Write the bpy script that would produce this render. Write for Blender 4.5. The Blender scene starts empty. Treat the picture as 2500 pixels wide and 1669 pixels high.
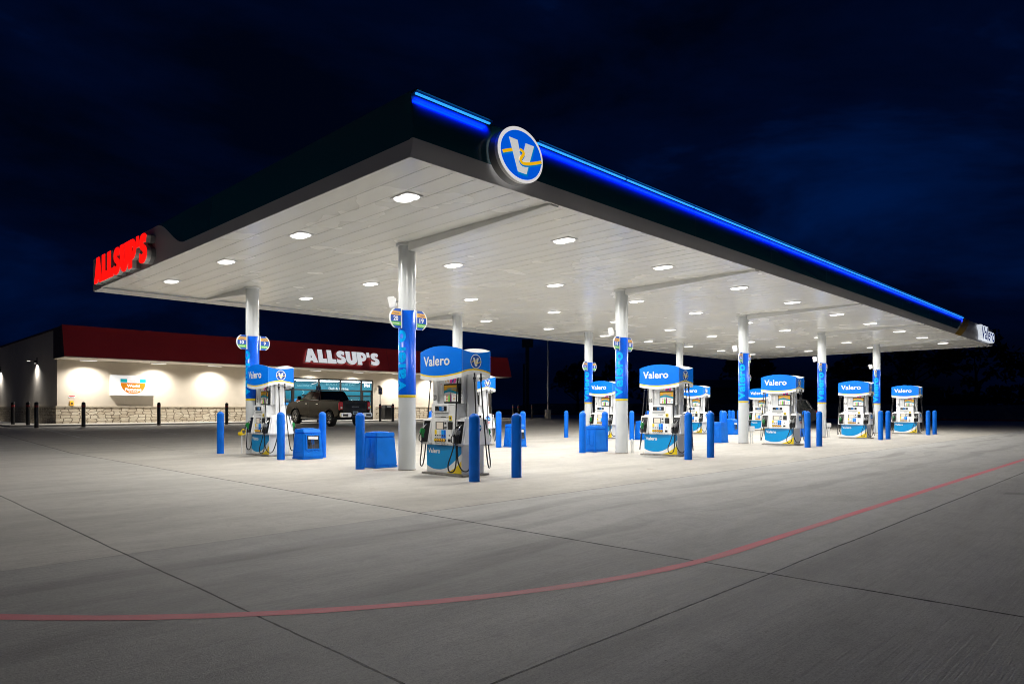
import bpy, bmesh, math, random
from math import sin, cos, pi, radians
from mathutils import Vector, Matrix

R = random.Random(7)
sc = bpy.context.scene
C = sc.collection

# ---------------------------------------------------------------- camera
# x runs along the long side of the canopy, y across it, origin at the foot of the nearest column
TH = 0.7758
cam_d = bpy.data.cameras.new('camera')
cam_d.lens = 24.085
cam_d.sensor_width = 36.0
cam_d.shift_y = 0.0651
cam_d.clip_start = 0.05
cam_d.clip_end = 3000
cam = bpy.data.objects.new('camera', cam_d)
C.objects.link(cam)
cam.location = (-8.5004, -11.3463, 1.25)
cam.rotation_euler = (pi / 2, 0, TH - pi / 2)
sc.camera = cam

# ---------------------------------------------------------------- night sky
world = bpy.data.worlds.new('World')
sc.world = world
world.use_nodes = True
wn, wl = world.node_tree.nodes, world.node_tree.links
wn.clear()
w_out = wn.new('ShaderNodeOutputWorld')
w_bg = wn.new('ShaderNodeBackground')
sky = wn.new('ShaderNodeTexSky')
sky.sky_type = 'NISHITA'
sky.sun_disc = False
sky.sun_elevation = radians(-5.5)
sky.sun_rotation = radians(70)
tc = wn.new('ShaderNodeTexCoord')
mp = wn.new('ShaderNodeMapping')
mp.inputs['Scale'].default_value = (1.0, 1.0, 2.6)
mp.inputs['Rotation'].default_value = (0.25, 0.1, 0.6)
mp.inputs['Location'].default_value = (6.3, 2.9, 0.8)
nz = wn.new('ShaderNodeTexNoise')
nz.inputs['Scale'].default_value = 2.1
nz.inputs['Detail'].default_value = 6
nz.inputs['Roughness'].default_value = 0.58
nz.inputs['Distortion'].default_value = 0.35
rp = wn.new('ShaderNodeValToRGB')
rp.color_ramp.elements[0].position = 0.38
rp.color_ramp.elements[0].color = (0.0001, 0.0010, 0.0055, 1)
rp.color_ramp.elements[1].position = 0.72
rp.color_ramp.elements[1].color = (0.0001, 0.0085, 0.056, 1)
e = rp.color_ramp.elements.new(0.55)
e.color = (0.0002, 0.0024, 0.0155, 1)
mixs = wn.new('ShaderNodeMixRGB')
mixs.blend_type = 'ADD'
mixs.inputs[0].default_value = 0.0015
wl.new(tc.outputs['Generated'], mp.inputs['Vector'])
wl.new(mp.outputs[0], nz.inputs['Vector'])
wl.new(nz.outputs['Fac'], rp.inputs[0])
wl.new(rp.outputs[0], mixs.inputs[1])
wl.new(sky.outputs[0], mixs.inputs[2])
sepd = wn.new('ShaderNodeSeparateXYZ')
wl.new(tc.outputs['Generated'], sepd.inputs[0])
hz_ = wn.new('ShaderNodeMapRange')
for i_, v_ in enumerate((0.0, 0.30, 0.58, 1.0)): hz_.inputs[i_ + 1].default_value = v_
wl.new(sepd.outputs[2], hz_.inputs[0])
mh = wn.new('ShaderNodeMixRGB'); mh.blend_type = 'MULTIPLY'; mh.inputs[0].default_value = 1.0
wl.new(mixs.outputs[0], mh.inputs[1]); wl.new(hz_.outputs[0], mh.inputs[2])
wl.new(mh.outputs[0], w_bg.inputs['Color'])
w_bg.inputs['Strength'].default_value = 1.0
wl.new(w_bg.outputs[0], w_out.inputs[0])

moon_d = bpy.data.lights.new('sun', 'SUN')
moon_d.energy = 0.004
moon_d.angle = radians(0.5)
moon_d.color = (1.0, 0.95, 0.88)
moon = bpy.data.objects.new('sun', moon_d)
moon.rotation_euler = (radians(62), 0, radians(200))
C.objects.link(moon)

sc.view_settings.view_transform = 'Standard'
sc.view_settings.look = 'None'
sc.view_settings.exposure = 0.0
sc.view_settings.gamma = 1.0
sc.view_settings.use_curve_mapping = False
sc.render.engine = 'CYCLES'
sc.cycles.use_denoising = True
sc.cycles.use_adaptive_sampling = False
sc.cycles.max_bounces = 7
sc.cycles.diffuse_bounces = 4
sc.cycles.glossy_bounces = 4
sc.cycles.transparent_max_bounces = 12
sc.cycles.sample_clamp_indirect = 6.0
sc.cycles.caustics_reflective = False
sc.cycles.caustics_refractive = False
sc.cycles.filter_width = 1.0

LIGHT_W = 480.0      # one canopy light
# ---------------------------------------------------------------- materials
MATS = {}

def mat(name, col, rough=0.5, metal=0.0, emit=None, estr=0.0, coat=0.0, spec=0.5, vary=0.0, vscale=6.0, bump=0.0, bscale=40.0):
    m = bpy.data.materials.new(name)
    m.use_nodes = True
    n, l = m.node_tree.nodes, m.node_tree.links
    b = n['Principled BSDF']
    b.inputs['Base Color'].default_value = (*col, 1)
    b.inputs['Roughness'].default_value = rough
    b.inputs['Metallic'].default_value = metal
    b.inputs['Specular IOR Level'].default_value = spec
    b.inputs['Coat Weight'].default_value = coat
    b.inputs['Coat Roughness'].default_value = 0.08
    if emit:
        b.inputs['Emission Color'].default_value = (*emit, 1)
        b.inputs['Emission Strength'].default_value = estr
    if vary or bump:
        t = n.new('ShaderNodeTexCoord')
        z = n.new('ShaderNodeTexNoise')
        z.inputs['Scale'].default_value = vscale
        z.inputs['Detail'].default_value = 5
        l.new(t.outputs['Object'], z.inputs['Vector'])
        if vary:
            x = n.new('ShaderNodeMixRGB')
            x.blend_type = 'MULTIPLY'
            x.inputs[0].default_value = 1.0
            x.inputs[1].default_value = (*col, 1)
            r = n.new('ShaderNodeMapRange')
            r.inputs[1].default_value = 0.3
            r.inputs[2].default_value = 0.7
            r.inputs[3].default_value = 1 - vary
            r.inputs[4].default_value = 1 + vary * 0.5
            l.new(z.outputs['Fac'], r.inputs[0])
            l.new(r.outputs[0], x.inputs[2])
            l.new(x.outputs[0], b.inputs['Base Color'])
            rr = n.new('ShaderNodeMapRange')
            rr.inputs[3].default_value = max(0.02, rough - 0.08)
            rr.inputs[4].default_value = min(1, rough + 0.1)
            l.new(z.outputs['Fac'], rr.inputs[0])
            l.new(rr.outputs[0], b.inputs['Roughness'])
        if bump:
            z2 = n.new('ShaderNodeTexNoise')
            z2.inputs['Scale'].default_value = bscale
            z2.inputs['Detail'].default_value = 4
            l.new(t.outputs['Object'], z2.inputs['Vector'])
            bp = n.new('ShaderNodeBump')
            bp.inputs['Strength'].default_value = bump
            bp.inputs['Distance'].default_value = 0.02
            l.new(z2.outputs['Fac'], bp.inputs['Height'])
            l.new(bp.outputs[0], b.inputs['Normal'])
    if emit: m.cycles.emission_sampling = 'NONE'
    MATS[name] = m
    return m

mat('white_paint', (0.70, 0.71, 0.70), 0.32, vary=0.06, vscale=3)
mat('column_paint', (0.60, 0.63, 0.645), 0.22, vary=0.06, vscale=2.5, coat=0.2)
mat('pump_white', (0.90, 0.91, 0.91), 0.38, vary=0.07, vscale=5)
mat('pump_grey', (0.72, 0.735, 0.745), 0.4)
mat('pump_shade', (0.50, 0.52, 0.53), 0.45)
mat('blue_plastic', (0.0, 0.150, 0.74), 0.42, spec=0.25, vary=0.10, vscale=4)
mat('bin_blue', (0.0, 0.170, 0.74), 0.45, spec=0.25, vary=0.12, vscale=5)
mat('topper_blue', (0.0, 0.185, 0.88), 0.38, spec=0.25)
mat('wrap_blue', (0.0, 0.095, 0.66), 0.32, spec=0.3)
mat('wrap_light', (0.0, 0.40, 1.0), 0.32, spec=0.3)
mat('skirt_blue', (0.0, 0.29, 0.68), 0.4, spec=0.3)
mat('skirt_deep', (0.0, 0.20, 0.50), 0.35)
mat('yellow', (0.90, 0.67, 0.01), 0.4)
mat('amber', (0.80, 0.42, 0.03), 0.4)
mat('white_vinyl', (0.82, 0.83, 0.83), 0.4)
mat('navy', (0.004, 0.03, 0.22), 0.35)
mat('sign_blue', (0.004, 0.075, 0.42), 0.35)
mat('sign_green', (0.12, 0.50, 0.02), 0.4)
mat('black_plastic', (0.012, 0.012, 0.013), 0.35)
mat('rubber', (0.010, 0.010, 0.011), 0.5)
mat('dark_grey', (0.035, 0.036, 0.038), 0.45)
mat('mid_grey', (0.17, 0.175, 0.18), 0.4)
mat('nozzle_green', (0.005, 0.22, 0.045), 0.35)
mat('steel', (0.62, 0.63, 0.64), 0.25, metal=1.0)
mat('chrome', (0.75, 0.76, 0.77), 0.12, metal=1.0)
mat('lcd_blue', (0.01, 0.09, 0.25), 0.15, emit=(0.05, 0.25, 0.6), estr=0.25)
mat('lcd_beige', (0.72, 0.64, 0.54), 0.3, emit=(1, 0.88, 0.75), estr=0.12)
mat('pink', (0.75, 0.02, 0.30), 0.4)
mat('purple', (0.15, 0.01, 0.12), 0.4)
mat('lime', (0.16, 0.62, 0.02), 0.4)
mat('teal_print', (0.0, 0.33, 0.52), 0.4)
mat('red_print', (0.60, 0.02, 0.03), 0.4)
mat('dirty_concrete', (0.30, 0.28, 0.25), 0.85, vary=0.4, vscale=14, bump=0.6, bscale=30)
mat('fascia_grey', (0.56, 0.55, 0.55), 0.45, vary=0.05, vscale=1.2)
mat('fascia_dark', (0.009, 0.075, 0.10), 0.2)
mat('fascia_yellow', (0.55, 0.33, 0.005), 0.34)
mat('deck_top', (0.3, 0.3, 0.3), 0.7)
mat('trim_white', (0.74, 0.74, 0.72), 0.35)
mat('lamp_lens', (0.9, 0.9, 0.9), 0.3, emit=(1.0, 0.97, 0.92), estr=1.7)
mat('lamp_body', (0.78, 0.78, 0.77), 0.35)
mat('led_cyan', (0.1, 0.5, 0.8), 0.3, emit=(0.0, 0.10, 1.0), estr=1.0)
mat('led_core', (0.3, 0.7, 0.9), 0.3, emit=(0.02, 0.31, 1.0), estr=1.35)
mat('letter_red', (0.8, 0.01, 0.01), 0.4, emit=(1.0, 0.004, 0.002), estr=1.7)
mat('letter_can', (0.55, 0.55, 0.53), 0.4)
mat('letter_white', (0.8, 0.8, 0.8), 0.4, emit=(0.92, 0.95, 1.0), estr=0.62)
mat('sign_face_white', (0.8, 0.8, 0.8), 0.4, emit=(0.95, 0.97, 1.0), estr=0.45)
mat('halo_white', (0.7, 0.7, 0.7), 0.4, emit=(0.80, 0.88, 1.0), estr=0.60)
mat('lit_navy', (0.0, 0.015, 0.13), 0.4, emit=(0.0, 0.01, 0.18), estr=0.5)
mat('emblem_white', (0.8, 0.8, 0.78), 0.4, emit=(1, 1, 0.98), estr=0.52)
mat('emblem_ring', (0.8, 0.8, 0.8), 0.4, emit=(0.95, 0.92, 0.9), estr=0.66)
mat('emblem_blue', (0.0, 0.07, 0.40), 0.4, emit=(0.0, 0.085, 0.62), estr=1.0)
mat('emblem_edge', (0.0, 0.16, 0.45), 0.4, emit=(0.0, 0.20, 0.55), estr=0.8)
mat('emblem_yellow', (0.85, 0.5, 0.01), 0.4, emit=(1.0, 0.55, 0.005), estr=0.75)
mat('stucco', (0.60, 0.54, 0.45), 0.85, vary=0.06, vscale=1.5, bump=0.25, bscale=60)
mat('stucco_side', (0.62, 0.57, 0.50), 0.85, vary=0.08, vscale=1.2, bump=0.25, bscale=60)
mat('store_soffit', (0.62, 0.58, 0.52), 0.8)
mat('cap_stone', (0.52, 0.46, 0.37), 0.8, vary=0.12, vscale=8, bump=0.3)
mat('red_panel', (0.72, 0.052, 0.058), 0.4, vary=0.08, vscale=0.6)
mat('dark_coping', (0.07, 0.04, 0.036), 0.5)
mat('frame_dark', (0.018, 0.016, 0.015), 0.35)
mat('curb', (0.40, 0.38, 0.34), 0.8, vary=0.15, vscale=3)
mat('bollard_black', (0.014, 0.013, 0.013), 0.35)
mat('band_red', (0.30, 0.008, 0.012), 0.35)
mat('post_steel', (0.35, 0.36, 0.37), 0.4, metal=0.6)
mat('signal_blue', (0.01, 0.06, 0.33), 0.4)
mat('teal_wall', (0.0, 0.15, 0.22), 0.5)
mat('teal_letter', (0.20, 0.48, 0.56), 0.5)
mat('shop_white', (0.8, 0.8, 0.8), 0.5)
mat('tube_light', (0.9, 0.9, 0.9), 0.3, emit=(0.95, 0.98, 1.0), estr=3.2)
mat('goods_glow_blue', (0.02, 0.25, 0.6), 0.3, emit=(0.05, 0.45, 1.0), estr=0.8)
mat('cooler_dark', (0.02, 0.09, 0.12), 0.25, emit=(0.1, 0.35, 0.45), estr=0.18)
mat('floor_shop', (0.45, 0.43, 0.40), 0.4)
mat('orange_print', (0.62, 0.19, 0.004), 0.4, emit=(1.0, 0.36, 0.005), estr=0.25)
mat('cyan_print', (0.0, 0.36, 0.45), 0.4, emit=(0.0, 0.5, 0.62), estr=0.25)
mat('truck_paint', (0.003, 0.0025, 0.002), 0.16, coat=0.05, spec=0.2)
mat('truck_rear', (0.004, 0.004, 0.005), 0.25, spec=0.35)
mat('car_paint', (0.03, 0.03, 0.031), 0.18, coat=0.8)
mat('lightened_glass', (0.10, 0.105, 0.09), 0.06, coat=0.5)  # paler base colour stands in for reflection and light through the glass
mat('car_glass', (0.012, 0.014, 0.014), 0.05, coat=0.5)
mat('tail_red', (0.42, 0.006, 0.01), 0.15, emit=(1, 0.01, 0.01), estr=0.05, coat=0.6)
mat('plate', (0.35, 0.5, 0.55), 0.4)
mat('bark', (0.03, 0.025, 0.02), 0.9)
mat('leaf_dark', (0.014, 0.024, 0.010), 0.7)
mat('leaf_mid', (0.022, 0.036, 0.015), 0.7)
mat('far_wall', (0.12, 0.10, 0.10), 0.8)
mat('far_roof', (0.06, 0.06, 0.065), 0.6)
mat('pole_brown', (0.10, 0.08, 0.07), 0.6)
mat('bank_soil', (0.17, 0.16, 0.14), 0.95, vary=0.5, vscale=2.5, bump=1.0, bscale=4)
mat('dark_soil', (0.04, 0.04, 0.035), 0.95, vary=0.3, vscale=0.3)
mat('kerb_red', (0.55, 0.03, 0.045), 0.7, vary=0.25, vscale=3)
mat('line_white', (0.62, 0.62, 0.60), 0.7, vary=0.25, vscale=6)

def glass_mat():
    m = bpy.data.materials.new('shop_glass'); m.use_nodes = True
    n, l = m.node_tree.nodes, m.node_tree.links
    n.clear()
    o = n.new('ShaderNodeOutputMaterial'); mx = n.new('ShaderNodeMixShader')
    t = n.new('ShaderNodeBsdfTransparent'); t.inputs[0].default_value = (0.86, 0.92, 0.92, 1)
    g = n.new('ShaderNodeBsdfGlossy'); g.inputs['Roughness'].default_value = 0.02
    fr = n.new('ShaderNodeFresnel'); fr.inputs[0].default_value = 1.45
    l.new(fr.outputs[0], mx.inputs[0]); l.new(t.outputs[0], mx.inputs[1]); l.new(g.outputs[0], mx.inputs[2])
    l.new(mx.outputs[0], o.inputs[0])
    MATS['shop_glass'] = m
glass_mat()

def soffit_mat():
    m = mat('soffit_metal', (0.84, 0.84, 0.79), 0.25)
    n, l = m.node_tree.nodes, m.node_tree.links
    b = n['Principled BSDF']
    t = n.new('ShaderNodeTexCoord')
    mp = n.new('ShaderNodeMapping'); mp.inputs['Scale'].default_value = (3.2, 0.35, 1)
    z = n.new('ShaderNodeTexNoise'); z.inputs['Scale'].default_value = 1.3; z.inputs['Detail'].default_value = 2
    l.new(t.outputs['Object'], mp.inputs[0]); l.new(mp.outputs[0], z.inputs['Vector'])
    bp = n.new('ShaderNodeBump'); bp.inputs['Strength'].default_value = 0.02; bp.inputs['Distance'].default_value = 0.05
    l.new(z.outputs['Fac'], bp.inputs['Height']); l.new(bp.outputs[0], b.inputs['Normal'])
    r = n.new('ShaderNodeMapRange'); r.inputs[3].default_value = 0.20; r.inputs[4].default_value = 0.32
    z2 = n.new('ShaderNodeTexNoise'); z2.inputs['Scale'].default_value = 0.8
    l.new(t.outputs['Object'], z2.inputs['Vector']); l.new(z2.outputs['Fac'], r.inputs[0]); l.new(r.outputs[0], b.inputs['Roughness'])
soffit_mat()

class NT:
    """small helper for node graphs"""
    def __init__(s, m):
        s.n, s.l = m.node_tree.nodes, m.node_tree.links
    def new(s, t, **k):
        x = s.n.new('ShaderNode' + t)
        for a, v in k.items(): setattr(x, a, v)
        return x
    def put(s, sock, v):
        if hasattr(v, 'is_linked') or hasattr(v, 'links'): s.l.new(v, sock)
        else: sock.default_value = v
    def math(s, op, a, b=0.0, c=None):
        x = s.new('Math', operation=op)
        s.put(x.inputs[0], a); s.put(x.inputs[1], b)
        if c is not None: s.put(x.inputs[2], c)
        return x.outputs[0]
    def noise(s, vec, scale, detail=4, rough=0.5, dist=0.0):
        x = s.new('TexNoise')
        s.put(x.inputs['Vector'], vec); x.inputs['Scale'].default_value = scale
        x.inputs['Detail'].default_value = detail; x.inputs['Roughness'].default_value = rough
        x.inputs['Distortion'].default_value = dist
        return x.outputs['Fac']
    def mapping(s, vec, scale, rot=(0, 0, 0)):
        x = s.new('Mapping'); s.put(x.inputs[0], vec); x.inputs['Scale'].default_value = scale; x.inputs['Rotation'].default_value = rot
        return x.outputs[0]
    def rng(s, v, a, b, c, d):
        x = s.new('MapRange'); s.put(x.inputs[0], v)
        for i, q in enumerate((a, b, c, d)): x.inputs[i + 1].default_value = q
        return x.outputs[0]
    def mix(s, f, a, b, blend='MIX'):
        x = s.new('MixRGB', blend_type=blend); s.put(x.inputs[0], f); s.put(x.inputs[1], a); s.put(x.inputs[2], b)
        return x.outputs[0]

def concrete_mat():
    m = mat('concrete', (0.45, 0.42, 0.37), 0.8)
    t = NT(m); b = t.n['Principled BSDF']
    co = t.new('TexCoord').outputs['Object']
    sx = t.new('SeparateXYZ'); t.put(sx.inputs[0], co)
    X, Y = sx.outputs[0], sx.outputs[1]
    big = t.noise(co, 0.16, 4, 0.55)
    patch = t.noise(t.mapping(co, (0.5, 1.0, 1)), 0.9, 5, 0.62, 0.8)
    streak = t.noise(t.mapping(co, (0.10, 0.9, 1)), 1.6, 5, 0.6, 0.4)
    streak2 = t.noise(t.mapping(co, (0.12, 1.1, 1), (0, 0, radians(38))), 1.1, 4, 0.6, 0.6)
    broom = t.noise(t.mapping(co, (1.0, 24, 1), (0, 0, radians(4))), 1.5, 4, 0.75)
    broom2 = t.noise(t.mapping(co, (1.5, 60, 1), (0, 0, radians(4))), 1.5, 3, 0.7)
    grit = t.noise(co, 95, 3, 0.8)
    grit2 = t.noise(co, 38, 4, 0.75)
    pit = t.noise(co, 27, 4, 0.8)
    gt = lambda a, b: t.math('GREATER_THAN', a, b)
    # every pour has its own tone: pale under the canopy, greyer on the drive
    inner = t.math('MULTIPLY', gt(X, -3.41), gt(Y, -4.78))
    lane = t.math('MULTIPLY', gt(X, -3.41), gt(Y, -9.1))
    left = t.math('MULTIPLY', t.math('LESS_THAN', X, -3.41), gt(Y, -4.85))
    col = t.mix(lane, (0.40, 0.395, 0.385, 1), (0.48, 0.475, 0.46, 1))
    col = t.mix(left, col, (0.55, 0.535, 0.495, 1))
    col = t.mix(inner, col, (0.56, 0.53, 0.475, 1))
    col = t.mix(t.rng(big, 0.35, 0.65, 0, 0.22), col, (0.60, 0.575, 0.53, 1))
    dk = t.mix(0.5, col, (0.10, 0.098, 0.095, 1))
    col = t.mix(t.rng(patch, 0.48, 0.66, 0, 0.40), col, dk)
    mott = t.noise(co, 4.5, 6, 0.7, 0.5)
    col = t.mix(t.rng(mott, 0.48, 0.68, 0, 0.42), col, dk)
    col = t.mix(t.rng(streak, 0.48, 0.74, 0, 0.40), col, dk)
    col = t.mix(t.rng(streak2, 0.55, 0.74, 0, 0.45), col, dk)
    lt = t.mix(0.5, col, (0.62, 0.60, 0.56, 1))
    col = t.mix(t.rng(broom, 0.50, 0.78, 0, 0.75), col, dk)
    col = t.mix(t.rng(broom, 0.48, 0.25, 0, 0.45), col, lt)
    col = t.mix(t.rng(broom2, 0.50, 0.78, 0, 0.6), col, dk)
    col = t.mix(t.rng(grit, 0.52, 0.62, 0, 0.8), col, dk)
    col = t.mix(t.rng(grit, 0.46, 0.36, 0, 0.6), col, lt)
    col = t.mix(t.rng(grit2, 0.53, 0.66, 0, 0.7), col, dk)
    col = t.mix(t.rng(grit2, 0.44, 0.33, 0, 0.4), col, lt)
    col = t.mix(t.rng(pit, 0.66, 0.72, 0, 0.8), col, (0.06, 0.058, 0.055, 1))
    # tyre tracks along the lane and one short skid
    tw = t.math('MULTIPLY', t.math('SUBTRACT', t.noise(co, 0.22, 2), 0.5), 1.6)
    for c, w_, am in ((-5.6, 0.13, 0.30), (-7.2, 0.13, 0.26), (-6.35, 0.09, 0.18)):
        d = t.math('ABSOLUTE', t.math('SUBTRACT', t.math('ADD', Y, tw), c))
        col = t.mix(t.math('MULTIPLY', t.rng(d, w_, w_ * 1.5, am, 0), t.rng(streak, 0.35, 0.6, 0.2, 1)), col, (0.12, 0.118, 0.115, 1))
    sk = t.math('ABSOLUTE', t.math('SUBTRACT', t.math('ADD', X, t.math('MULTIPLY', Y, 0.35)), 0.55))
    skm = t.math('MULTIPLY', t.math('LESS_THAN', t.math('ABSOLUTE', t.math('SUBTRACT', Y, -10.2)), 0.75), t.rng(sk, 0.12, 0.2, 0.4, 0))
    col = t.mix(skm, col, (0.12, 0.118, 0.115, 1))
    # oil drips and rust by the pump islands
    spots = t.noise(co, 1.1, 5, 0.6, 0.5)
    near = t.math('LESS_THAN', t.math('ABSOLUTE', t.math('SUBTRACT', Y, 3.0)), 8.5)
    col = t.mix(t.math('MULTIPLY', t.rng(spots, 0.66, 0.74, 0, 0.5), near), col, (0.23, 0.17, 0.10, 1))
    # rust and fuel stains at the feet of the columns and pumps
    for k in range(5):
        for sx_, sy_, r_, c_ in ((-.28, .12, .34, (0.20, 0.125, 0.06, 1)), (-.62, -1.55, .42, (0.17, 0.155, 0.13, 1)), (.1, -2.1, .36, (0.2, 0.17, 0.13, 1)), (-.5, 6.0, .4, (0.17, 0.15, 0.12, 1))):
            dx_ = t.math('SUBTRACT', X, 7.4926 * k + sx_ + .1 * sin(k * 5.1)); dy_ = t.math('SUBTRACT', Y, sy_ + .12 * cos(k * 3.7))
            d_ = t.math('SQRT', t.math('ADD', t.math('MULTIPLY', dx_, dx_), t.math('MULTIPLY', dy_, dy_)))
            d_ = t.math('ADD', d_, t.math('MULTIPLY', t.math('SUBTRACT', mott, 0.5), 0.9))
            col = t.mix(t.rng(d_, r_ * .45, r_, 0.55, 0), col, c_)
    # sawn joints
    wob = t.math('MULTIPLY', t.math('SUBTRACT', t.noise(co, 1.3, 3), 0.5), 0.035)
    chip = t.noise(co, 9, 3, 0.7)
    def line(axis, c, w, lo=None, hi=None, other=None, amt=1.0):
        d = t.math('ABSOLUTE', t.math('SUBTRACT', t.math('ADD', axis, wob), c))
        ww = t.math('MULTIPLY', t.rng(chip, 0.3, 0.75, 0.6, 1.5), w)
        k = t.math('LESS_THAN', d, ww)
        if lo is not None: k = t.math('MULTIPLY', k, t.math('GREATER_THAN', other, lo))
        if hi is not None: k = t.math('MULTIPLY', k, t.math('LESS_THAN', other, hi))
        return t.math('MULTIPLY', k, amt)
    ls = [line(X, -6.62, 0.0075), line(X, -3.41, 0.013), line(Y, -4.78, 0.011, -3.4, None, X, 0.75), line(Y, -4.85, 0.005, None, -3.4, X, 0.45),
          line(Y, -9.1, 0.008), line(X, -0.9, 0.008, 8.5, 26, Y, 0.8), line(Y, 11.8, 0.008, None, None, None, 0.55), line(X, 9.6, 0.007, 11.8, 26, Y, 0.6),
          line(X, 8.3, 0.006, None, -4.78, Y, 0.35), line(Y, -14.6, 0.008), line(Y, 19.5, 0.008, None, None, None, 0.5), line(X, -16.2, 0.008)]
    tot = ls[0]
    for q in ls[1:]: tot = t.math('MAXIMUM', tot, q)
    col = t.mix(tot, col, (0.030, 0.028, 0.026, 1))
    t.put(b.inputs['Base Color'], col)
    t.put(b.inputs['Roughness'], t.rng(streak, 0.3, 0.75, 0.66, 0.86))
    b.inputs['Specular IOR Level'].default_value = 0.3
    h = t.math('ADD', t.math('ADD', t.math('MULTIPLY', broom, 1.3), t.math('MULTIPLY', broom2, 0.6)), t.math('ADD', t.math('MULTIPLY', grit, 0.9), t.math('MULTIPLY', grit2, 0.8)))
    h = t.math('SUBTRACT', h, t.math('MULTIPLY', tot, 3.0))
    bp = t.new('Bump'); bp.inputs['Strength'].default_value = 1.0; bp.inputs['Distance'].default_value = 0.0035
    t.put(bp.inputs['Height'], h); t.put(b.inputs['Normal'], bp.outputs[0])
concrete_mat()

def red_line_mat():
    m = mat('red_line', (0.30, 0.085, 0.095), 0.75)
    t = NT(m); b = t.n['Principled BSDF']
    co = t.new('TexCoord').outputs['Object']
    g = t.noise(co, 95, 3, 0.8); p = t.noise(co, 3, 5, 0.7); br = t.noise(t.mapping(co, (1.0, 24, 1), (0, 0, radians(4))), 1.5, 4, 0.75); w = t.noise(co, 0.7, 4, 0.6)
    col = t.mix(p, (0.88, 0.19, 0.235, 1), (0.70, 0.14, 0.18, 1))
    bare = (0.44, 0.33, 0.325, 1)
    col = t.mix(t.rng(w, 0.40, 0.72, 0.0, 0.5), col, bare)
    col = t.mix(t.rng(g, 0.50, 0.70, 0, 0.6), col, (0.34, 0.13, 0.14, 1))
    col = t.mix(t.rng(br, 0.52, 0.78, 0, 0.55), col, bare)
    t.put(b.inputs['Base Color'], col)
red_line_mat()

def stone_mat():
    m = mat('ledge_stone', (0.45, 0.39, 0.30), 0.85)
    t = NT(m); b = t.n['Principled BSDF']
    co = t.new('TexCoord').outputs['Object']
    sx = t.new('SeparateXYZ'); t.put(sx.inputs[0], co)
    cx = t.new('CombineXYZ'); t.put(cx.inputs[0], t.math('ADD', sx.outputs[0], sx.outputs[1])); t.put(cx.inputs[1], sx.outputs[2])
    v = cx.outputs[0]
    sc2 = t.mapping(v, (2.5, 6.2, 1))
    nn = t.new('TexNoise'); t.put(nn.inputs['Vector'], sc2); nn.inputs['Scale'].default_value = .9
    ad = t.new('VectorMath', operation='MULTIPLY_ADD'); t.put(ad.inputs[0], nn.outputs['Color']); ad.inputs[1].default_value = (.5, .35, 0); t.put(ad.inputs[2], sc2)
    f1 = t.new('TexVoronoi', voronoi_dimensions='2D', distance='CHEBYCHEV'); t.put(f1.inputs['Vector'], ad.outputs[0]); f1.inputs['Scale'].default_value = 1; f1.inputs['Randomness'].default_value = .62
    f2 = t.new('TexVoronoi', voronoi_dimensions='2D', distance='CHEBYCHEV', feature='F2'); t.put(f2.inputs['Vector'], ad.outputs[0]); f2.inputs['Scale'].default_value = 1; f2.inputs['Randomness'].default_value = .62
    edge = t.rng(t.math('SUBTRACT', f2.outputs['Distance'], f1.outputs['Distance']), .03, .13, 0, 1)
    n2 = t.noise(v, 9, 4, 0.6)
    sp = t.new('SeparateColor'); t.put(sp.inputs[0], f1.outputs['Color'])
    col = t.mix(sp.outputs[0], (0.46, 0.39, 0.29, 1), (0.66, 0.60, 0.48, 1))
    col = t.mix(t.rng(n2, 0.35, 0.7, 0, 0.4), col, (0.40, 0.33, 0.24, 1))
    t.put(b.inputs['Base Color'], t.mix(edge, (0.13, 0.095, 0.06, 1), col))
    h = t.math('ADD', edge, t.math('MULTIPLY', n2, 0.5))
    bp = t.new('Bump'); bp.inputs['Strength'].default_value = 0.9; bp.inputs['Distance'].default_value = 0.035
    t.put(bp.inputs['Height'], h); t.put(b.inputs['Normal'], bp.outputs[0])
stone_mat()

# ---------------------------------------------------------------- mesh helpers
def zg(x, y):
    """height of the paving: level under the canopy, rising gently to the store"""
    return 0.40 * min(1.0, max(0.0, (y - 11.0) / 15.4))

_txt = {}
def curve_geo(loops=None, text=None, bold=0.0, spacing=1.0):
    """filled flat outline (loops with holes, or text in the built-in font) -> (verts2d, faces)"""
    key = (text, bold, spacing) if text else None
    if key and key in _txt: return _txt[key]
    if text:
        cu = bpy.data.curves.new('outline', 'FONT'); cu.body = text; cu.offset = bold; cu.space_character = spacing
        cu.resolution_u = 4
    else:
        cu = bpy.data.curves.new('outline', 'CURVE'); cu.dimensions = '2D'; cu.fill_mode = 'BOTH'
        for lp in loops:
            sp = cu.splines.new('POLY'); sp.points.add(len(lp) - 1)
            for i, p in enumerate(lp): sp.points[i].co = (p[0], p[1], 0, 1)
            sp.use_cyclic_u = True
    o = bpy.data.objects.new('outline', cu)
    me = bpy.data.meshes.new_from_object(o)
    g = ([(v.co.x, v.co.y) for v in me.vertices], [tuple(p.vertices) for p in me.polygons])
    bpy.data.objects.remove(o); bpy.data.meshes.remove(me); bpy.data.curves.remove(cu)
    if key: _txt[key] = g
    return g

def fit(g, cx, cy, w, h):
    vs, fs = g
    x0 = min(v[0] for v in vs); x1 = max(v[0] for v in vs); y0 = min(v[1] for v in vs); y1 = max(v[1] for v in vs)
    return [(cx + ((v[0] - x0) / (x1 - x0) - .5) * w, cy + ((v[1] - y0) / (y1 - y0) - .5) * h) for v in vs], fs

def flat(o, r, w, n):
    o, r, w, n = Vector(o), Vector(r), Vector(w), Vector(n)
    return lambda s, z, d=0.0: o + r * s + w * z + n * d

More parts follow.
